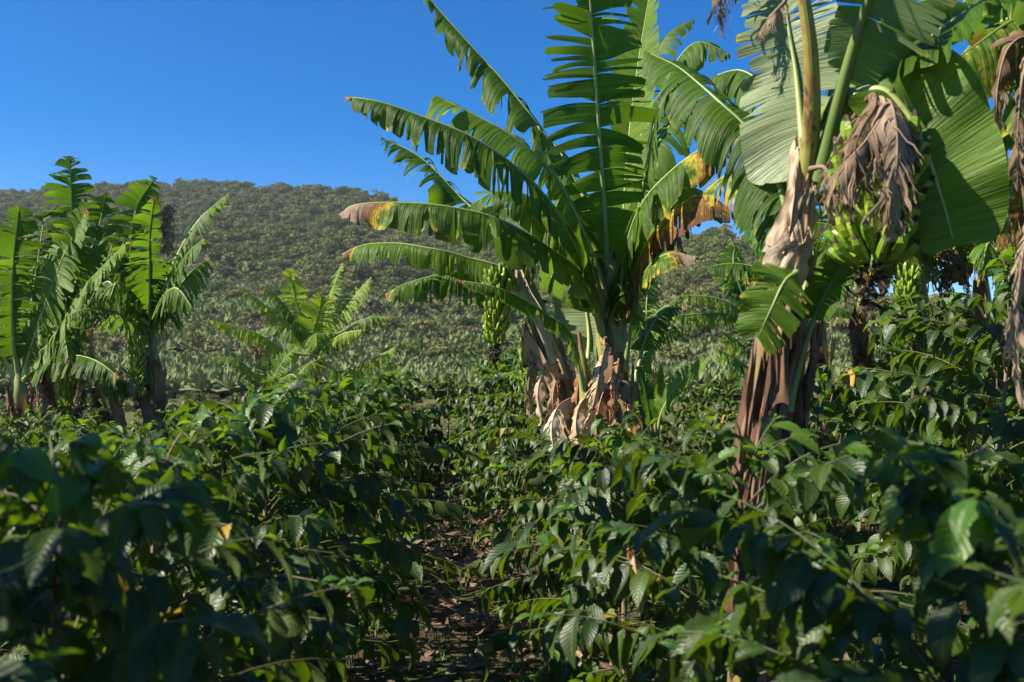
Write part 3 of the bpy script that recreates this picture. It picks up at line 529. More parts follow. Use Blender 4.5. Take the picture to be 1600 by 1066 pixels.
for k, (pt, hw, mt) in enumerate([([(872, 565, 7.35), (850, 580, 7.2), (840, 615, 7.12), (846, 655, 7.1)], 0.11, 'sheath_pale'), ([(895, 620, 7.2), (872, 635, 7.05), (862, 670, 7.0), (868, 720, 7.0)], 0.13, 'sheath_pale'), ([(925, 610, 6.9), (905, 635, 6.75), (900, 670, 6.7), (908, 710, 6.7)], 0.12, 'sheath'),
                                   ([(955, 590, 6.85), (940, 620, 6.72), (932, 665, 6.68), (936, 710, 6.68)], 0.12, 'sheath'), ([(885, 560, 7.3), (900, 575, 7.2), (905, 610, 7.15)], 0.08, 'sheath_pale'), ([(975, 620, 6.75), (985, 650, 6.66), (984, 700, 6.64)], 0.11, 'sheath'), ([(915, 560, 7.1), (905, 590, 7.0), (900, 640, 6.98)], 0.09, 'sheath')]):
    banana_leaf(A, PP(pt), hw, (-0.5, -1, 0.2), 580 + k, tear=0.25, droop=0.6, fold=-35, mat=mt, rib='rib_dry', rib_r=0.006, name='sheath_flap', crumple=0.025, blade0=0.02, tipw=0.5)

# --- the plant with the big bunch
B = plant_at(1185, 3.6, 'near banana plant with thick peeling stem and large hanging bunch under dry brown leaf')
sB = pseudostem(B, PP([(1160, 1262, 3.6), (1175, 850, 3.6), (1190, 680, 3.6), (1212, 500, 3.6), (1238, 360, 3.6), (1262, 240, 3.6), (1272, 190, 3.6)]), 0.07, 0.06, 21, 'stem_brown')
sB2 = pseudostem(B, PP([(1185, 1262, 3.75), (1205, 850, 3.72), (1226, 640, 3.7), (1250, 500, 3.7), (1270, 400, 3.72)]), 0.06, 0.045, 22)
for k, (st, t0, t1, th, wd, mt, fl, cu) in enumerate([
        (sB, 0.2, 0.70, 2.8, 0.45, 'sheath_dark', 0.012, 0), (sB, 0.3, 0.76, 1.2, 0.8, 'sheath_dark', 0.015, 0), (sB, 0.40, 0.74, 2.0, 0.5, 'sheath_dark', 0.012, 0), (sB, 0.735, 0.86, 1.8, 1.2, 'sheath_pale', 0.03, 0.15),
        (sB, 0.81, 0.93, 1.9, 1.1, 'sheath_pale', 0.025, 0.25), (sB, 0.80, 0.985, 2.7, 0.5, 'sheath_pale', 0.01, 0.0), (sB, 0.78, 0.97, 1.1, 0.5, 'sheath', 0.012, 0.0), (sB, 0.35, 0.72, 0.6, 0.6, 'sheath_dark', 0.012, 0),
        (sB, 0.3, 0.73, 1.7, 0.25, 'sheath_dark', 0.015, 0), (sB, 0.32, 0.68, 2.35, 0.3, 'sheath_dark', 0.015, 0), (sB2, 0.3, 0.8, 1.5, 0.9, 'sheath_dark', 0.015, 0), (sB2, 0.4, 0.9, 0.7, 0.5, 'sheath_dark', 0.015, 0), (sB, 0.84, 1.0, 1.9, 0.5, 'sheath', 0.015, 0.0)]):
    sheath(B, st, t0, t1, th, wd, 200 + k, mt, fl, off=0.003, curl=cu)
LB = [
    ([(1245, 400, 3.8), (1205, 300, 4.0), (1150, 268, 4.2), (1098, 300, 4.3)], 0.22, (0, -0.4, 1), dict(tear=0.6, droop=2.0, fold=2, dead=0.3, blade0=0.2)),
    ([(1250, 420, 3.85), (1235, 250, 4.1), (1205, 150, 4.3), (1160, 110, 4.5), (1110, 120, 4.6)], 0.26, (0, -0.4, 1), dict(tear=0.8, droop=1.8, fold=2, blade0=0.25)),
    ([(1245, 430, 3.7), (1224, 310, 3.78), (1195, 246, 3.85), (1166, 198, 3.92), (1126, 160, 4.0), (1092, 130, 4.1), (1056, 102, 4.2), (1008, 80, 4.3)], 0.27, (-0.35, -0.5, 1), dict(tear=0.65, droop=1.2, fold=4, blade0=0.2, rib_r=0.018)),
    ([(1268, 290, 3.68), (1255, 215, 3.75), (1245, 120, 3.82), (1232, 40, 3.86), (1218, -60, 3.9)], 0.25, (0.45, 0.9, -0.12), dict(tear=0.35, droop=0.2, fold=-4, mat='leaf_wax', blade0=0.05, rib_r=0.02, torn=(0.25, 1), lean=(-8, 30))),
    ([(1246, 400, 3.64), (1270, 215, 3.53), (1270, 80, 3.44), (1250, -60, 3.38), (1225, -260, 3.3), (1190, -420, 3.2)], 0.36, (0.1, -1, 0.3), dict(tear=0.4, droop=0.4, fold=-5, blade0=0.72, rib='rib_yellow', rib_r=0.046)),
    ([(1280, 280, 3.6), (1318, 130, 3.46), (1350, 20, 3.36), (1390, -90, 3.26), (1450, -220, 3.1)], 0.40, (0.1, 1, -0.45), dict(tear=0.2, droop=0.1, fold=-6, blade0=0.34, rib='rib_dark', rib_r=0.034, lean=(-12, 30), asym=(0.25, 0.72))),
    ([(1285, 270, 3.6), (1335, 190, 3.55), (1395, 110, 3.5), (1460, 52, 3.4), (1540, 2, 3.3), (1640, -30, 3.2)], 0.26, (0.1, -0.55, 1), dict(tear=0.2, droop=0.6, fold=14, blade0=0.3, rib='rib', rib_r=0.034, asym=(1.1, 1.0))),
    ([(1290, 250, 3.6), (1325, 160, 3.5), (1375, 138, 3.4), (1420, 180, 3.34), (1452, 250, 3.3), (1474, 318, 3.3), (1492, 385, 3.3)], 0.26, (-0.05, -0.85, 0.5), dict(tear=0.0, droop=0.0, fold=14, mat='leaf_mid', blade0=0.36, rib_r=0.026, lean=(-30, 8), asym=(0.7, 1.0), tipw=0.5, up2=(-0.4, -1, 0.3))),
    ([(1246, 424, 3.42), (1226, 440, 3.38), (1204, 485, 3.36), (1184, 528, 3.38)], 0.125, (-0.1, -1, 0.45), dict(tear=0.25, droop=0.2, fold=-6, blade0=0.05, tipw=0.6, lean=(0, 30), rib_r=0.009, mat='leaf', dead=0.05)),
    ([(1235, 420, 3.75), (1213, 340, 3.85), (1192, 280, 3.92), (1165, 262, 3.97), (1145, 285, 4.0)], 0.17, (-0.3, -0.6, 1), dict(tear=0.3, droop=1.4, fold=0, mat='leaf_wax', blade0=0.15)),
    ([(1225, 640, 3.62), (1262, 520, 3.6), (1300, 440, 3.6), (1330, 395, 3.62)], 0.10, (-0.4, -0.6, 0.8), dict(tear=0.2, droop=0.5, fold=20, blade0=0.55, rib='rib_dark', rib_r=0.022)),
    ([(1275, 260, 3.7), (1310, 130, 3.9), (1370, 40, 4.05), (1450, 0, 4.2), (1540, 10, 4.3)], 0.32, (0, -0.2, 1), dict(tear=0.6, droop=1.7, fold=4, blade0=0.3)),
    ([(1290, 240, 3.62), (1330, 150, 3.55), (1385, 135, 3.5), (1430, 165, 3.48)], 0.16, (0, -0.5, 1), dict(tear=0.2, droop=0.8, fold=6, blade0=0.25, mat='leaf_wax', rib_r=0.028)),
]
for k, (pt, hw, up, op) in enumerate(LB): banana_leaf(B, PP(pt), hw, up, 700 + k, **op)
for k, (pt, hw, up, op) in enumerate([
        ([(1335, 200, 3.42), (1372, 152, 3.3), (1382, 170, 3.22), (1352, 220, 3.18), (1312, 262, 3.17), (1290, 292, 3.18)], 0.24, (-0.3, -0.6, 1), dict(tear=0.95, droop=2.6)),
        ([(1345, 195, 3.42), (1385, 155, 3.28), (1400, 190, 3.18), (1402, 250, 3.14), (1392, 320, 3.14), (1384, 378, 3.16)], 0.20, (0.1, -1, 0.3), dict(tear=1.0, droop=1.8)),
        ([(1340, 200, 3.42), (1378, 160, 3.3), (1395, 175, 3.24), (1420, 215, 3.2), (1425, 260, 3.2)], 0.12, (0.1, -1, 0.3), dict(tear=1.0, droop=2.4)),
        ([(1330, 190, 3.42), (1362, 146, 3.32), (1368, 165, 3.24), (1345, 205, 3.2), (1330, 260, 3.18), (1322, 330, 3.18)], 0.20, (-0.1, -1, 0.3), dict(tear=0.95, droop=2.2)),
        ([(1218, -30, 3.9), (1160, -50, 3.85), (1130, -30, 3.82), (1125, 10, 3.8), (1130, 50, 3.8)], 0.16, (0, -0.6, 0.6), dict(tear=1.0, droop=2.4)),
        ([(1240, -20, 3.6), (1228, 0, 3.55), (1208, 22, 3.52), (1180, 60, 3.52)], 0.08, (0, -0.6, 0.8), dict(tear=1.0, droop=2.0)),
        ([(1265, 262, 3.5), (1290, 262, 3.44), (1300, 300, 3.4), (1296, 350, 3.4)], 0.09, (0, -1, 0.4), dict(tear=0.8, droop=1.8)),
        ([(1230, 440, 3.5), (1200, 432, 3.44), (1178, 446, 3.42), (1172, 470, 3.42)], 0.07, (0, -0.7, 0.8), dict(tear=0.6, droop=1.6))]):
    banana_leaf(B, PP(pt), hw, up, 740 + k, fold=0, mat='dry_leaf', rib='rib_dry', rib_r=0.009, name='dry_leaf', crumple=0.016, blade0=0.22, lean=(12, 60), curl=1.1, gap=1.7, **op)
bunch(B, PP([(1275, 200, 3.6), (1315, 148, 3.5), (1352, 165, 3.42), (1376, 240, 3.4), (1374, 330, 3.4), (1364, 425, 3.4)]), 7, 0.15, 0.178, 31, t0=0.56, per=12, el0=26, taper=0.85)

# --- plant just outside the frame whose dark leaves reach in, and its dry hangers
Cp = plant_at(1735, 4.3, 'banana plant at the edge whose shaded leaf and dry strips hang into view')
pseudostem(Cp, PP([(1735, 1150, 4.3), (1730, 700, 4.3), (1720, 350, 4.3), (1715, 180, 4.3)]), 0.14, 0.06, 41, 'stem_brown')
for k, (pt, hw, up, op) in enumerate([
        ([(1716, 220, 4.3), (1660, 60, 4.25), (1600, 25, 4.2), (1505, 84, 4.1), (1412, 146, 4.0)], 0.32, (0.1, -0.3, 1), dict(tear=0.35, droop=2.0, fold=2, dead=0.24, rib='rib_dark', rib_r=0.022)),
        ([(1720, 200, 4.3), (1690, 20, 4.4), (1620, -40, 4.5), (1540, -20, 4.6), (1470, 30, 4.7)], 0.34, (0, -0.2, 1), dict(tear=0.6, droop=1.9, fold=2)),
        ([(1720, 200, 4.3), (1700, 0, 4.1), (1640, -120, 3.9), (1560, -200, 3.7), (1480, -230, 3.5)], 0.36, (0, -0.1, 1), dict(tear=0.5, droop=1.2, fold=4)),
        ([(1720, 210, 4.3), (1740, 40, 4.0), (1740, -100, 3.6), (1720, -160, 3.2)], 0.36, (0, -0.1, 1), dict(tear=0.5, droop=1.2, fold=4)),
        ([(1720, 210, 4.4), (1660, 120, 4.7), (1600, 120, 5.0), (1540, 190, 5.2), (1500, 290, 5.3)], 0.34, (0, -0.2, 1), dict(tear=0.7, droop=1.8, fold=2))]):
    banana_leaf(Cp, PP(pt), hw, up, 800 + k, **op)
for k, (pt, hw, de) in enumerate([([(1716, 230, 4.4), (1670, 150, 4.6), (1620, 140, 4.8), (1575, 190, 5.0), (1550, 280, 5.1)], 0.3, 0.1), ([(1716, 210, 4.4), (1650, 40, 4.6), (1570, 30, 4.8), (1500, 90, 5.0), (1450, 180, 5.1)], 0.3, 0.25), ([(1716, 240, 4.4), (1660, 200, 4.3), (1610, 220, 4.25), (1580, 300, 4.2), (1572, 380, 4.2)], 0.24, 0.5), ([(1716, 200, 4.5), (1680, 30, 4.9), (1600, -20, 5.2), (1520, 0, 5.4), (1450, 40, 5.5)], 0.32, 0.05)]):
    banana_leaf(Cp, PP(pt), hw, (0, -0.3, 1), 840 + k, tear=0.7, droop=1.9, fold=2, dead=de, blade0=0.2)
for k, (pt, hw, up) in enumerate([([(1700, 190, 4.2), (1620, 70, 4.1), (1580, 70, 4.05), (1560, 130, 4.0), (1556, 220, 4.0)], 0.14, (0, -1, 0.3)), ([(1700, 200, 4.1), (1640, 90, 3.9), (1605, 100, 3.85), (1592, 180, 3.82), (1590, 300, 3.82)], 0.14, (0, -1, 0.3)),
                               ([(1700, 330, 3.6), (1640, 330, 3.3), (1606, 370, 3.2), (1592, 450, 3.18), (1584, 540, 3.18), (1600, 640, 3.18)], 0.11, (-0.3, -1, 0.2)), ([(1690, 250, 4.4), (1620, 260, 4.5), (1590, 300, 4.5), (1580, 380, 4.5)], 0.16, (-0.3, -1, 0.2))]):
    banana_leaf(Cp, PP(pt), hw, up, 820 + k, tear=0.9, droop=2.2, fold=0, mat='dry_leaf', rib='rib_dry', rib_r=0.012, name='dry_leaf', crumple=0.02, blade0=0.25)

# --- smaller plants farther off: traced leaves where the photograph shows them
def far_plant(px, d, stem_pts, r0, leaves, label, seed, hw=0.34, extra=(), dry=(), group='banana plants beyond the coffee rows', bn=None, tearbase=0.85, det=0.6, mat='leaf', exdead=0.08):
    pl = plant_at(px, d, label, group=group)
    st = pseudostem(pl, PP([(x, y, d) for x, y in stem_pts]), r0, r0 * 0.5, seed, 'stem', sides=12)
    for k in range(7): sheath(pl, st, 0.05 + 0.08 * k, 0.42 + 0.085 * k, 0.4 + 0.75 * ((k * 3) % 5), 0.9, seed * 7 + k, ('sheath_dark', 'sheath', 'sheath_dark', 'sheath_pale')[k % 4], 0.07, curl=0.1 * (k % 2))
    r = np.random.RandomState(seed); top = stem_pts[-1]
    for k, (pts, dz, up, droop, m) in enumerate(leaves):
        full = [(top[0], top[1] + 25 * 12 / d, d)] + [(x, y, d + dz * (i + 1) / len(pts)) for i, (x, y) in enumerate(pts)]
        banana_leaf(pl, PP(full), hw * (0.9 + 0.2 * r.rand()), up, seed * 31 + k, tear=tearbase, droop=droop, fold=4, blade0=0.15, mat=m or mat, detail=det, rib_r=0.034, dead=0.03 * r.rand(), deadtip=0.06 * r.rand())
    for k, pts in enumerate(dry):
        banana_leaf(pl, PP([(x, y, d - 0.15) for x, y in pts]), hw * 0.5, (0.3, -1, 0.2), seed * 37 + k, tear=1.0, droop=2.0, fold=0, mat='dry_leaf', rib='rib_dry', rib_r=0.012, name='dry_leaf', crumple=0.04, detail=0.6, blade0=0.05)
    if bn: bunch(pl, PP([(x, y, d - 0.2) for x, y in bn]), 6, 0.12, 0.15, seed, t0=0.4, per=8, el0=40)
    for k, (az, el, ln) in enumerate(extra):
        p0 = P(top[0], top[1] + 20 * 12 / d, d); dr = np.array([math.sin(R(az)), math.cos(R(az)), 0]); t = np.linspace(0, 1, 6)[:, None]
        pts = p0 + dr * ln * math.cos(R(el)) * t + np.array([0, 0, 1.0]) * (ln * math.sin(R(el)) * t * 1.25 - ln * 0.55 * math.cos(R(el)) * t ** 2.2)
        banana_leaf(pl, pts, hw * (0.85 + 0.3 * r.rand()), (0.25 * math.cos(R(az)), -0.3, 1), seed * 41 + k, tear=tearbase, droop=0.9 + 0.8 * r.rand(), fold=5, blade0=0.18, mat=mat, detail=det, rib_r=0.02, dead=exdead * r.rand(), deadtip=0.1 * r.rand())
    return pl
FC, UL, UR = (0.2, -1, 0.25), (0.5, -0.5, 0.8), (-0.5, -0.5, 0.8)
far_plant(30, 11.5, [(28, 790), (30, 660), (30, 610), (30, 575)], 0.17, [([(20, 520), (20, 422), (30, 322)], -0.3, (0.5, -1, 0.2), 0.3, None), ([(62, 500), (99, 400), (136, 328)], -0.4, (-0.2, -1, 0.5), 0.5, 'leaf_light'),
          ([(70, 545), (135, 445), (200, 376)], -0.6, (-0.4, -0.7, 0.9), 0.8, 'leaf_light'), ([(-10, 530), (-60, 450), (-120, 430)], 0.2, UL, 1.0, None), ([(5, 500), (-30, 400), (-40, 320)], 0.5, FC, 0.5, None), ([(45, 500), (60, 400), (70, 330)], 0.6, FC, 0.5, None)],
          'broad leaved banana plant at the very left end of the coffee rows', 51, 0.38, [(120, 25, 1.9), (-30, 40, 2.0)], dry=[[(40, 600), (60, 600), (72, 640), (74, 680)]])
far_plant(84, 12.3, [(86, 780), (84, 650), (80, 560), (82, 520)], 0.16, [([(100, 430), (112, 340), (108, 243)], -0.2, (0.3, -1, 0.1), 0.4, None), ([(115, 450), (150, 370), (165, 300)], 0.3, FC, 0.7, None), ([(60, 440), (40, 370), (25, 330)], 0.4, FC, 0.8, None),
          ([(130, 480), (170, 440), (190, 500)], -0.5, UR, 1.6, None)], 'tallest banana plant of the clump left of the dry fallen stem', 52, 0.40, [(60, 60, 2.0), (150, 20, 1.8), (100, 45, 2.0), (20, 60, 2.1)], dry=[[(100, 560), (120, 570), (125, 620), (120, 670)], [(70, 560), (55, 580), (50, 640)]], bn=[(82, 530), (100, 535), (104, 570), (104, 640)])
far_plant(170, 11.8, [(186, 780), (180, 660), (165, 615), (150, 590)], 0.13, [([(200, 600), (170, 585), (120, 545)], -0.2, UL, 2.2, None)], 'withered banana stem with hanging brown leaves among the clump', 53, 0.2, [],
          dry=[[(150, 590), (130, 590), (118, 625), (112, 665)], [(155, 590), (150, 610), (140, 650), (138, 670)], [(160, 588), (190, 575), (205, 600), (210, 640)], [(150, 590), (100, 540), (90, 545), (80, 590)], [(155, 590), (145, 560), (140, 530), (150, 500)]])
far_plant(240, 12.0, [(246, 785), (243, 640), (238, 560), (234, 510)], 0.15, [([(205, 420), (212, 330), (243, 277)], 0.2, (0.4, -1, 0.1), 0.5, None), ([(234, 430), (234, 370), (241, 308)], -0.2, (0.8, -0.7, 0.1), 0.5, None), ([(262, 450), (290, 400), (318, 372)], -0.5, (-0.6, -0.6, 0.6), 1.0, None),
          ([(262, 430), (305, 350), (356, 303)], 0.3, (-0.6, -0.5, 0.5), 1.0, None), ([(210, 470), (185, 440), (170, 470)], -0.5, UL, 1.7, None), ([(215, 450), (190, 380), (150, 350)], 0.2, UL, 1.2, None), ([(250, 470), (275, 450), (300, 480)], -0.6, UR, 1.6, None)],
          'banana plant with feathered leaves and a dark bunch, right side of the left clump', 54, 0.36, [(200, 30, 1.5), (20, 50, 1.8)], dry=[[(262, 400), (263, 328), (258, 325), (258, 395)], [(235, 540), (225, 560), (222, 600)]], bn=[(234, 510), (220, 500), (214, 540), (215, 625)])
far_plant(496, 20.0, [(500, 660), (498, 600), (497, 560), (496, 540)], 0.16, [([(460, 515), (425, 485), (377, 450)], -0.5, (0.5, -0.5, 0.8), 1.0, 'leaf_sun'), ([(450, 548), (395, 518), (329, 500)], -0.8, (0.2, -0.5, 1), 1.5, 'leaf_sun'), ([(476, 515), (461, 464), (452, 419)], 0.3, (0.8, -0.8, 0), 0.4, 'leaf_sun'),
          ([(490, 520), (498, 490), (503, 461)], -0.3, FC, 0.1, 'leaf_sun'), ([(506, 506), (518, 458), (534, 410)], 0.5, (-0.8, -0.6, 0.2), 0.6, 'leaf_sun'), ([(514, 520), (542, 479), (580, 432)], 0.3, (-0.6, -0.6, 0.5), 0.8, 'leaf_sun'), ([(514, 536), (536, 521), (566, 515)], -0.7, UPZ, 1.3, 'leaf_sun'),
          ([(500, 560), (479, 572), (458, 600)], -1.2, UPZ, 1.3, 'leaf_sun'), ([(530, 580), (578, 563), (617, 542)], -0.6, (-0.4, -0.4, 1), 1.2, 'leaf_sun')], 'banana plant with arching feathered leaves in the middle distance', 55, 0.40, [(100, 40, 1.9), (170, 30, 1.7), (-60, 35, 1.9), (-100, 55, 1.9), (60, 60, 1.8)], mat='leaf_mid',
          dry=[[(490, 590), (485, 600), (484, 630)], [(385, 535), (400, 545), (405, 570)], [(395, 540), (415, 550), (420, 580)]])
far_plant(418, 16.5, [(418, 725), (418, 650), (418, 615)], 0.09, [([(420, 600), (419, 580), (419, 556)], 0, FC, 0.0, None), ([(428, 590), (446, 560), (463, 541)], -0.3, (-0.5, -1, 0.4), 0.1, 'leaf_light'), ([(402, 600), (380, 575), (362, 548)], 0.1, UL, 0.9, None), ([(400, 590), (370, 562), (328, 557)], -0.4, (0.2, -0.6, 1), 1.2, 'leaf_light'),
          ([(400, 640), (370, 634), (338, 629)], -0.6, (0, -0.7, 1), 0.8, 'leaf_light'), ([(435, 600), (455, 585), (470, 600)], -0.5, UR, 1.0, None)], 'short young banana plant in front of the middle one', 56, 0.24, [(60, 45, 1.0), (180, 30, 0.9)])
far_plant(612, 27, [(612, 660), (612, 620), (612, 603)], 0.12, [([(610, 590), (607, 575), (606, 560)], 0, FC, 0.8, 'leaf_light'), ([(620, 590), (632, 575), (642, 560)], 0, UR, 0.9, None), ([(613, 598), (611, 592), (612, 580)], -0.8, FC, 0.0, 'leaf_light')], 'banana plant whose leaf tips just clear the coffee right of the middle one', 57, 0.36, [(150, 40, 1.4)])
far_plant(1185, 13.0, [(1190, 760), (1186, 600), (1182, 520), (1180, 495)], 0.13, [([(1150, 480), (1110, 464), (1068, 462)], -0.6, (0.1, -0.6, 1), 1.0, 'leaf_light'), ([(1140, 492), (1100, 490), (1052, 494)], -0.8, (0.1, -0.6, 1), 1.1, 'leaf_light'), ([(1160, 450), (1145, 440), (1115, 432)], 0.3, UL, 1.0, None), ([(1150, 430), (1146, 400), (1150, 385)], 0.2, FC, 0.6, None),
          ([(1165, 540), (1150, 530), (1130, 520)], -0.4, UPZ, 1.2, 'leaf_light'), ([(1170, 570), (1150, 560), (1120, 545)], -1.0, UPZ, 1.5, None)], 'banana plant with two bright flat leaves behind the peeling stem', 58, 0.28, [(60, 50, 1.4), (100, 30, 1.4), (170, 40, 1.2), (-10, 60, 1.6)], dry=[[(1190, 520), (1185, 540), (1186, 590)]])
far_plant(1015, 14.0, [(1012, 740), (1010, 600), (1008, 530)], 0.13, [([(1020, 500), (1032, 482), (1046, 476)], -0.3, UR, 1.0, 'leaf_light'), ([(1015, 545), (1025, 525), (1034, 514)], -0.5, UR, 1.0, 'leaf_light'), ([(995, 490), (985, 470), (970, 470)], 0.3, UL, 1.2, None), ([(1010, 500), (1012, 460), (1022, 430)], 0.3, FC, 0.7, None)],
          'banana plant half hidden behind the main clump on its right', 59, 0.28, [(90, 40, 1.3), (150, 50, 1.2)])
for k, (px, d, ty, lab, dr) in enumerate([
        (1278, 9.5, 455, 'slim pale banana plant seen under the big bunch', [[(1280, 520), (1272, 540), (1270, 590)]]),
        (1345, 10.5, 440, 'banana plant with dry tan leaves right below the withered flowers', [[(1345, 500), (1338, 520), (1340, 560)], [(1350, 470), (1362, 480), (1366, 530)]]),
        (1440, 9.0, 415, 'dark stemmed banana plant with a hanging bunch behind the big paddle leaf', [[(1470, 420), (1478, 410), (1480, 450), (1474, 490)], [(1480, 400), (1500, 400), (1510, 430), (1512, 470)]]),
        (1535, 10.0, 390, 'banana plant with rust brown dying leaves by the paddle leaf tip', [[(1520, 400), (1545, 400), (1556, 430), (1560, 465)], [(1500, 380), (1485, 400), (1470, 450), (1468, 480)], [(1510, 370), (1530, 390), (1536, 440)]]),
        (1610, 8.5, 385, 'banana plant with a bright upright leaf at the picture edge', [])]):
    r = np.random.RandomState(900 + k); gy = 575 + 1.6 / d * FPX
    lv = [([(px - 4, ty - 30), (px - 8, ty - 70), (px - 14, ty - 130)], 0.2, FC, 0.4, 'leaf_light')] if k != 4 else [([(1598, 420), (1588, 390), (1580, 345)], -0.4, FC, 0.0, 'leaf_light'), ([(1560, 400), (1545, 380), (1535, 420)], -0.4, UL, 1.3, 'leaf_wax')]
    far_plant(px, d, [(px + 6, gy), (px + 4, 620), (px + 2, 540), (px, ty)], 0.13, lv, lab, 70 + k, 0.30, [(a + r.randn() * 15, 25 + 45 * r.rand(), 1.2 + 0.5 * r.rand()) for a in (-165, -130, -90, -40, 20, 70, 110, 150, 180)], dry=dr,
              bn=[(1440, 440), (1425, 420), (1418, 450), (1418, 500)] if k == 2 else None, tearbase=0.6, exdead=(0.15, 0.5, 0.6, 0.9, 0.3)[k], group='banana plants behind the tall shaded coffee')
suck = plant_at(1030, 6.6, 'small banana sucker with bright new leaves beside the brown stump')
sS = pseudostem(suck, PP([(1024, 952, 6.6), (1024, 720, 6.6), (1026, 640, 6.6)]), 0.05, 0.025, 91)
for k, (pt, hw, up, op) in enumerate([
        ([(1026, 680, 6.6), (1035, 640, 6.55), (1062, 600, 6.45), (1108, 560, 6.3)], 0.085, (-0.45, -0.9, 0.7), dict(mat='leaf_light', tear=0.1, droop=0.3, fold=10)), ([(1022, 690, 6.6), (1014, 640, 6.5), (1006, 600, 6.45), (994, 572, 6.45)], 0.06, (0.5, -1, 0.3), dict(mat='leaf_wax', tear=0.1, droop=0.2, fold=8)),
        ([(1027, 680, 6.62), (1028, 620, 6.62), (1032, 570, 6.62)], 0.05, FC, dict(mat='leaf_light', tear=0.0, droop=0.0, fold=40)), ([(1024, 680, 6.65), (1010, 600, 6.75), (1012, 560, 6.8), (1022, 545, 6.85)], 0.06, FC, dict(mat='leaf_light', tear=0.1, droop=0.4, fold=4))]):
    banana_leaf(suck, PP(pt), hw, up, 930 + k, blade0=0.2, rib_r=0.012, **op)
# unseen plants added left of the frame so their leaves shade the near rows
for k, (x, y, lab) in enumerate([(-2.8, 1.5, 'unseen banana plant added left of the view to shade the near coffee'), (-1.75, 0.6, 'unseen banana plant added beside the camera to shade the near coffee')]):
    pl = link('banana_plant', None, None, lab, 'banana plant', None, loc=(x, y, 0)); pseudostem(pl, [(x, y, 0), (x + 0.05, y, 1.2), (x, y, 2.6)], 0.15, 0.07, 95 + k); r = np.random.RandomState(96 + k)
    for j in range(3 if k == 0 else 3):
        az = j * 2.4 + k; el = R(42 + 4 * j); t = np.linspace(0, 1, 6)[:, None]; dr = np.array([math.cos(az), math.sin(az), 0]); ln = 1.8 + 0.3 * r.rand()
        pts = np.array([x, y, 2.4]) + dr * ln * math.cos(el) * t + np.array([0, 0, 1.0]) * (ln * math.sin(el) * t * 1.2 - ln * 0.5 * math.cos(el) * t ** 2.2)
        banana_leaf(pl, pts, 0.36, (0, 0, 1), 960 + 20 * k + j, tear=0.5, droop=1.0, fold=5, detail=0.6)

# ------------------------------------------------------------------ coffee bushes
def coffee_leaf_grid(nl, nw, seed, wave=1.0):
    r = np.random.RandomState(seed); t = np.linspace(0, 1, nl)[:, None]; j = np.linspace(-1, 1, nw)[None]
    w = 0.225 * np.sin(np.pi * np.clip(t, 0, 1) ** 0.85) ** 0.85 * (1 - 0.55 * smooth(0.78, 1.0, t)) + 0.006
    x = w * j; bend = 0.22 + 0.25 * r.rand(); y = t * (1 - 0.12 * t) + 0 * j
    z = -bend * t ** 2 + 0.09 * np.abs(j) * np.sin(np.pi * t) + wave * 0.036 * np.abs(j) ** 2 * np.sin(t * 36 + 1.5 * np.sign(j) + r.rand() * 6) * np.sin(np.pi * t) + 0.03 * (r.rand() - 0.5) * j
    x = x + 0.06 * (r.rand() - 0.5) * t ** 2
    v = np.stack([x + 0 * t, y, z + 0 * j], -1).reshape(-1, 3); u = np.stack(np.broadcast_arrays(j * 0.5 + 0.5, t), -1).reshape(-1, 2)
    return v, grid_quads(nl, nw)[:, ::-1], u
LEAF_HI = [[mesh_data('leaf', *coffee_leaf_grid(11, 5, 300 + k)[:2], COFFEE[m], coffee_leaf_grid(11, 5, 300 + k)[2], {'dead': np.full(55, 0.0)}) for k in range(n)] for m, n in ((0, 5), (1, 3), (2, 2))]
LO = [coffee_leaf_grid(6, 3, 320 + k, 0.0) for k in range(4)]
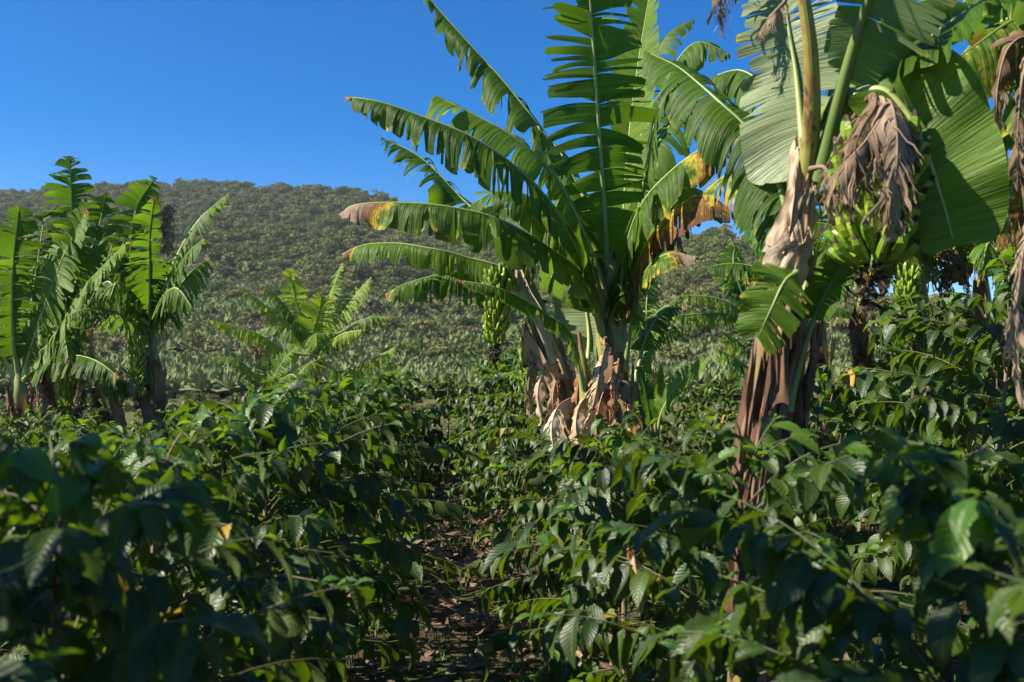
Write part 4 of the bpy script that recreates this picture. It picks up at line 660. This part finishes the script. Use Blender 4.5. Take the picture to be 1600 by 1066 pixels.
def bush_shape(seed, H, Rr, dens=1.0, lsz=1.0):
    """a coffee shrub: upright stem, paired arching branches, paired drooping leaves"""
    r = np.random.RandomState(seed); a = Acc(); lv = []
    n0 = np.array([[0, 0, -0.05], [0.02 * r.randn(), 0.02 * r.randn(), H * 0.4], [0.04 * r.randn(), 0.04 * r.randn(), H * 0.97]]); c, _ = spline(n0, 12)
    v, q, u = tube(c, np.linspace(0.022, 0.006, 12), 7); a.add(v, q, u, 0)
    lev = np.arange(0.16 * H, H * 0.99, 0.075 / dens); az = r.rand() * 6.28
    for z in lev:
        f = z / H; az += 1.3 + 0.4 * r.randn(); p0 = np.array([np.interp(z, c[:, 2], c[:, 0]), np.interp(z, c[:, 2], c[:, 1]), z])
        for sgn in (0, math.pi):
            if r.rand() < 0.08: continue
            b = az + sgn + 0.25 * r.randn(); Lb = Rr * np.interp(f, [0.1, 0.3, 0.6, 0.85, 1.0], [0.85, 1.05, 1.0, 0.7, 0.28]) * (0.75 + 0.45 * r.rand()); el = R(np.interp(f, [0.1, 0.6, 1.0], [12, 32, 62]) + 9 * r.randn())
            t = np.linspace(0, 1, 9)[:, None]; d = np.array([math.cos(b), math.sin(b), 0]); sdw = np.array([-d[1], d[0], 0])
            pts = p0 + d * Lb * t * math.cos(el) + np.array([0, 0, 1]) * (Lb * math.sin(el) * t - Lb * (0.28 + 0.2 * r.rand()) * t ** 2) + sdw * (0.06 * r.randn() * t ** 2)
            v, q, u = tube(pts, np.linspace(0.0045, 0.0016, 9), 4); a.add(v, q, u, 1)
            T = nrm(np.gradient(pts, axis=0)); s = 0.22 if f > 0.5 else 0.35
            while s < 1.0:
                p = np.array([np.interp(s, t[:, 0], pts[:, k]) for k in range(3)]); tg = np.array([np.interp(s, t[:, 0], T[:, k]) for k in range(3)]); sd_ = nrm(np.cross(tg, [0, 0, 1.0]))
                for sg in (1, -1):
                    if r.rand() < 0.12: continue
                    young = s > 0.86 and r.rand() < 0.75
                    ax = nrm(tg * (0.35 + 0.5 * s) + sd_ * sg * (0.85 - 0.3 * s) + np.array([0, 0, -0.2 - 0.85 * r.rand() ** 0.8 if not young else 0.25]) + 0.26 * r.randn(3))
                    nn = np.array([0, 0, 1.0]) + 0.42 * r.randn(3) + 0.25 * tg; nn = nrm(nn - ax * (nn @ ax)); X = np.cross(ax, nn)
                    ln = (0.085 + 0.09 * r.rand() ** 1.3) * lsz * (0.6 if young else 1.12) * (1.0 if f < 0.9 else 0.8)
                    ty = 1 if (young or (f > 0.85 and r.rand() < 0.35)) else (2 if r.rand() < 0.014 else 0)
                    lv.append((np.stack([X * ln, ax * ln, nn * ln], 1), p, ty, r.randint(1000), r.rand()))
                s += (0.052 + 0.018 * r.rand()) / Lb
            # a pair of small fresh leaves at the tip
    return a, lv
def leaves_mesh(lv, name):
    V, Q, U, Mi, D, n = [], [], [], [], [], 0
    for mt, p, ty, sel, rnd in lv:
        v, q, u = LO[sel % 4]; V.append(v @ mt.T + p); Q.append(q + n); U.append(u); Mi.append(np.full(len(q), ty)); D.append(np.full(len(v), rnd * 0.6 - 0.15)); n += len(v)
    return mesh_data(name, np.vstack(V), np.vstack(Q), COFFEE, np.vstack(U), {'dead': np.concatenate(D)}, np.concatenate(Mi))
SHAPES = [bush_shape(1000 + k, 1.36, 0.80, 1.25) for k in range(6)] + [bush_shape(1100 + k, 2.0, 1.0, 1.1) for k in range(4)] + [bush_shape(1200 + k, 1.36, 0.80, 2.0, 0.86) for k in range(4)]
STEMS = [a.mesh('stem', [M['bark'], M['twig']]) for a, l in SHAPES]
FOL = {}
ORD = 'first second third fourth fifth sixth seventh eighth ninth tenth eleventh twelfth thirteenth fourteenth fifteenth sixteenth seventeenth eighteenth nineteenth twentieth'.split()
n_leaf_obj = 0
def coffee_bush(x, y, shape, sc, rz, label, group, individual):
    global n_leaf_obj
    b = link('coffee_bush', None, None, label, 'coffee bush', group, loc=(x, y, 0)); b.rotation_euler = (0, 0, rz); b.scale = (sc, sc, sc)
    s = link('stem', STEMS[shape], b); lv = SHAPES[shape][1]
    if not individual:
        if shape not in FOL: FOL[shape] = leaves_mesh(lv, 'foliage')
        link('foliage', FOL[shape], b, kind='stuff'); return
    c_, s_ = math.cos(rz), math.sin(rz); Rz = np.array([[c_, -s_, 0], [s_, c_, 0], [0, 0, 1]]); w = np.array([p for _, p, _, _, _ in lv]) @ Rz.T * sc + np.array([x, y, 0])
    d = np.maximum(w[:, 1], 0.05); inside = (np.abs(w[:, 0] / d) < 0.56) & ((w[:, 2] - CAM_Z) / d > -0.36); score = np.linalg.norm(w - np.array([0, 0, CAM_Z]), axis=1) - 0.25 * w[:, 2] + np.where(inside, 0, 50)
    near = (w[:, 1] < 1.0) | (np.abs(w[:, 0] + 0.075 * w[:, 1] - 0.03) < 0.13)                                              # nothing right against the lens
    order = np.argsort(score); pick = set(int(i) for i in order[:individual] if inside[i] and not near[i])
    for i in pick:
        mt, p, ty, sel, rnd = lv[i]; o = link('leaf', LEAF_HI[ty][sel % len(LEAF_HI[ty])], b); m4 = np.eye(4); m4[:3, :3] = mt; m4[:3, 3] = p; o.matrix_local = Matrix(m4.tolist()); n_leaf_obj += 1
    rest = [l for i, l in enumerate(lv) if i not in pick and not near[i]]
    if rest: link('foliage', leaves_mesh(rest, 'foliage'), b, kind='stuff')
ROWS = [(-8.35, 'in the fifth row left of the path', 5.0, 13.0), (-6.45, 'in the fourth row left of the path', 5.0, 13), (-4.55, 'in the third row left of the path', 4.2, 13), (-2.65, 'in the second row left of the path', 2.2, 14), (-0.80, 'in the row just left of the path', 1.2, 15),
        (0.94, 'in the row just right of the path', 1.35, 15), (2.95, 'in the tall row right of the peeling stem', 4.1, 12), (4.75, 'in the second tall row right of the peeling stem', 7.0, 13), (6.5, 'in the third tall row right of the peeling stem', 9.5, 14)]
END = [(-3.4, 13.6), (-2.6, 14.2), (-1.7, 13.9), (-0.95, 14.4), (-0.15, 14.0), (0.7, 14.5), (1.6, 14.1)]
rb = np.random.RandomState(77); STEMXY = [(0.70, 7.0, 0.55), (0.45, 7.4, 0.5), (0.87, 3.6, 0.42), (1.0, 6.6, 0.35)]
for ri, (x0, nm, d0, d1) in enumerate(ROWS):
    d = d0; k = 0; tall = ri >= 6
    while d < d1:
        y = d + 0.06 * rb.randn(); x = x0 - 0.075 * d + 0.08 * rb.randn(); sc = 0.98 + 0.06 * rb.randn(); shp = rb.randint(6, 10) if tall else rb.randint(0, 6); rz = rb.rand() * 6.28; step = (1.05 if tall else 0.8) + 0.08 * rb.randn()
        if ri == 5 and d > 7.5: shp, sc = rb.randint(6, 10), 0.72 + 0.02 * d * 0.5
        if ri == 5 and 3.9 < d < 6.9: sc *= 0.90
        if ri < 4: sc *= 0.80
        if ri in (4, 5) and y < 4.6: shp = rb.randint(10, 14); sc *= (0.94 if y < 2.6 else 0.98) if ri == 4 else 1.06
        if tall: sc *= 0.70 if x / y < 0.36 else 0.86 if ri > 6 else 1.0
        d += step
        if abs(x) > 0.56 * y + 0.9 or any(math.hypot(x - a, y - b_) < c_ for a, b_, c_ in STEMXY): continue
        ind = 300 if y < 4.6 else 150 if y < 6.6 and abs(x) < 0.5 * y else 0
        coffee_bush(x, y, shp, sc, rz, 'coffee bush %s, %s from the camera' % (nm, ORD[min(k, 19)]), 'coffee bushes planted in rows', ind); k += 1

for k, (x, y) in enumerate(END):
    coffee_bush(x, y, rb.randint(0, 6), 1.04 + 0.05 * rb.randn(), rb.rand() * 6.28, 'coffee bush closing the far end of the path, %s in that line from the left' % ORD[k], 'coffee bushes planted in rows', 0)

# ------------------------------------------------------------------ litter and grass on the path
def build_litter():
    r = np.random.RandomState(8); n = 2600; y = 1.8 + 13 * r.rand(n); x = (r.rand(n) - 0.5) * 1.9 + (0.07 - 0.075 * y); k = r.rand(n) < 0.35; x = np.where(k, (r.rand(n) - 0.3) * 9, x)
    l = 0.03 + 0.06 * r.rand(n); a = r.rand(n) * 6.28; c = np.stack([x, y, 0.05 + 0.03 * r.rand(n)], 1); d = np.stack([np.cos(a), np.sin(a), 0.35 * r.randn(n)], 1) * l[:, None]; s = np.stack([-np.sin(a), np.cos(a), 0.5 * r.randn(n)], 1) * (l * 0.32)[:, None]; up = np.array([0, 0, 1.0]) * (l * 0.25)[:, None]
    v = np.stack([c - d + up, c - s * 1.0, c + s * 1.0, c + d + up], 1).reshape(-1, 3); q = (np.arange(n)[:, None] * 4 + np.array([[0, 1, 3, 2]])); link('leaf_litter', mesh_data('leaf_litter', v, q, M['dry_leaf'], np.tile(np.array([[0, 0], [0.5, 0], [0.5, 1], [0, 1]], float), (n, 1))), kind='stuff', label='dry brown leaf litter along the dirt path', cat='leaf litter')
    n = 40000; y = 1.6 + 14 * r.rand(n) ** 1.3; x = (r.rand(n) - 0.5) * 10 + 0.6; p = np.stack([x, y], 1); ok = (vnoise(p, 0.8, 31) + 0.6 * vnoise(p, 2.2, 32) > -0.25); x, y = x[ok], y[ok]; n = len(x)
    h = 0.05 + 0.12 * r.rand(n) ** 2; a = r.rand(n) * 6.28; b = np.stack([x, y, np.zeros(n)], 1); w = np.stack([np.cos(a), np.sin(a), 0 * a], 1) * 0.004; ln = np.stack([-np.sin(a), np.cos(a), 0 * a], 1) * (h * (0.2 + 0.5 * r.rand(n)))[:, None]; up = np.stack([0 * h, 0 * h, h], 1)
    v = np.stack([b - w, b + w, b + up * 0.6 + ln * 0.35 + w * 0.8, b + up * 0.6 + ln * 0.35 - w * 0.8, b + up + ln, b + up + ln + w * 0.1], 1).reshape(-1, 3); i = np.arange(n)[:, None] * 6
    q = np.vstack([i + np.array([[0, 1, 2, 3]]), i + np.array([[3, 2, 5, 4]])])
    link('grass', mesh_data('grass', v, q, mat_simple('grass_blade', (0.03, 0.075, 0.015), (0.10, 0.17, 0.03), 3.0, 0.5, 0.3, 0.0, 0.3, (0.15, 0.3, 0.03))), kind='stuff', label='short green grass patches between the coffee rows', cat='grass')
build_litter()
for k, (px, py, d, rz, lab) in enumerate([(815, 968, 5.6, 0.4, 'curled dry brown banana leaf lying on the path'), (905, 985, 5.2, 2.0, 'small piece of dry leaf lying right of the curled one')]):
    p = P(px, py, d); e = link('fallen_leaf', None, None, lab, 'dry leaf', loc=(p[0], p[1], 0.05)); c = np.array([p[0], p[1], 0.07]); dr = np.array([math.cos(rz), math.sin(rz), 0.05]); s = 0.17 if k == 0 else 0.1
    banana_leaf(e, [c - dr * s, c + np.array([0, 0, 0.05]), c + dr * s], 0.12 if k == 0 else 0.06, (0, -0.4, 1), 980 + k, tear=0.3, droop=1.2, fold=-10, mat='dry_leaf', rib='rib_dry', rib_r=0.008, crumple=0.02, blade0=0.03, name='leaf_piece')
p = P(990, 860, 3.0); e = link('hanging_dead_leaf', None, None, 'single reddish brown dead leaf hanging in the coffee bush nearest the path', 'dead leaf', loc=tuple(p))
banana_leaf(e, [p, p + np.array([0.005, -0.01, -0.05]), p + np.array([0.02, -0.02, -0.12]), p + np.array([0.015, -0.02, -0.19])], 0.03, (-0.4, -1, 0.1), 990, tear=0.2, droop=0.4, fold=-30, mat='sheath', rib='rib_dry', rib_r=0.003, crumple=0.008, blade0=0.05, name='blade')
# a tuft of white coffee blossom on the bush by the path
fp = P(938, 902, 2.9); e = link('coffee_blossom', None, None, 'small tuft of white coffee flowers on a twig near the path', 'flowers', loc=tuple(fp)); rf = np.random.RandomState(4); wm = mat_simple('white_petal', (0.7, 0.7, 0.66), (0.8, 0.8, 0.76), 8.0, 0.6)
for k in range(5):
    c = rf.randn(3) * 0.012; a = Acc()
    for j in range(5):
        d = np.array([math.cos(j * 1.257 + k), math.sin(j * 1.257 + k) * 0.6, 0.5]) * 0.011; w = np.cross(d, [0.3, -1, 0.2]); w = w / np.linalg.norm(w) * 0.0025
        a.add(np.array([c, c + d * 0.5 + w, c + d * 1.1, c + d * 0.5 - w]), np.array([[0, 1, 2, 3]]))
    link('flower', a.mesh('flower', [wm]), e)

# ------------------------------------------------------------------ air
hv = NT('haze'); pv = hv.n('ShaderNodeVolumePrincipled'); pv.inputs['Color'].default_value = (0.82, 0.90, 1.0, 1); pv.inputs['Density'].default_value = 0.00012; pv.inputs['Anisotropy'].default_value = 0.3
hv.l(pv.outputs[0], hv.out.inputs['Volume'])
bx = np.array([[x, y, z] for z in (-14, 175) for x, y in ((-1050, -60), (1050, -60), (1050, 1060), (-1050, 1060))], float)
HAZE = True
if HAZE: link('haze', mesh_data('haze', bx, np.array([[3, 2, 1, 0], [4, 5, 6, 7], [0, 1, 5, 4], [1, 2, 6, 5], [2, 3, 7, 6], [3, 0, 4, 7]]), hv.mat, smooth=False), kind='stuff', label='thin bluish haze over the valley', cat='haze')
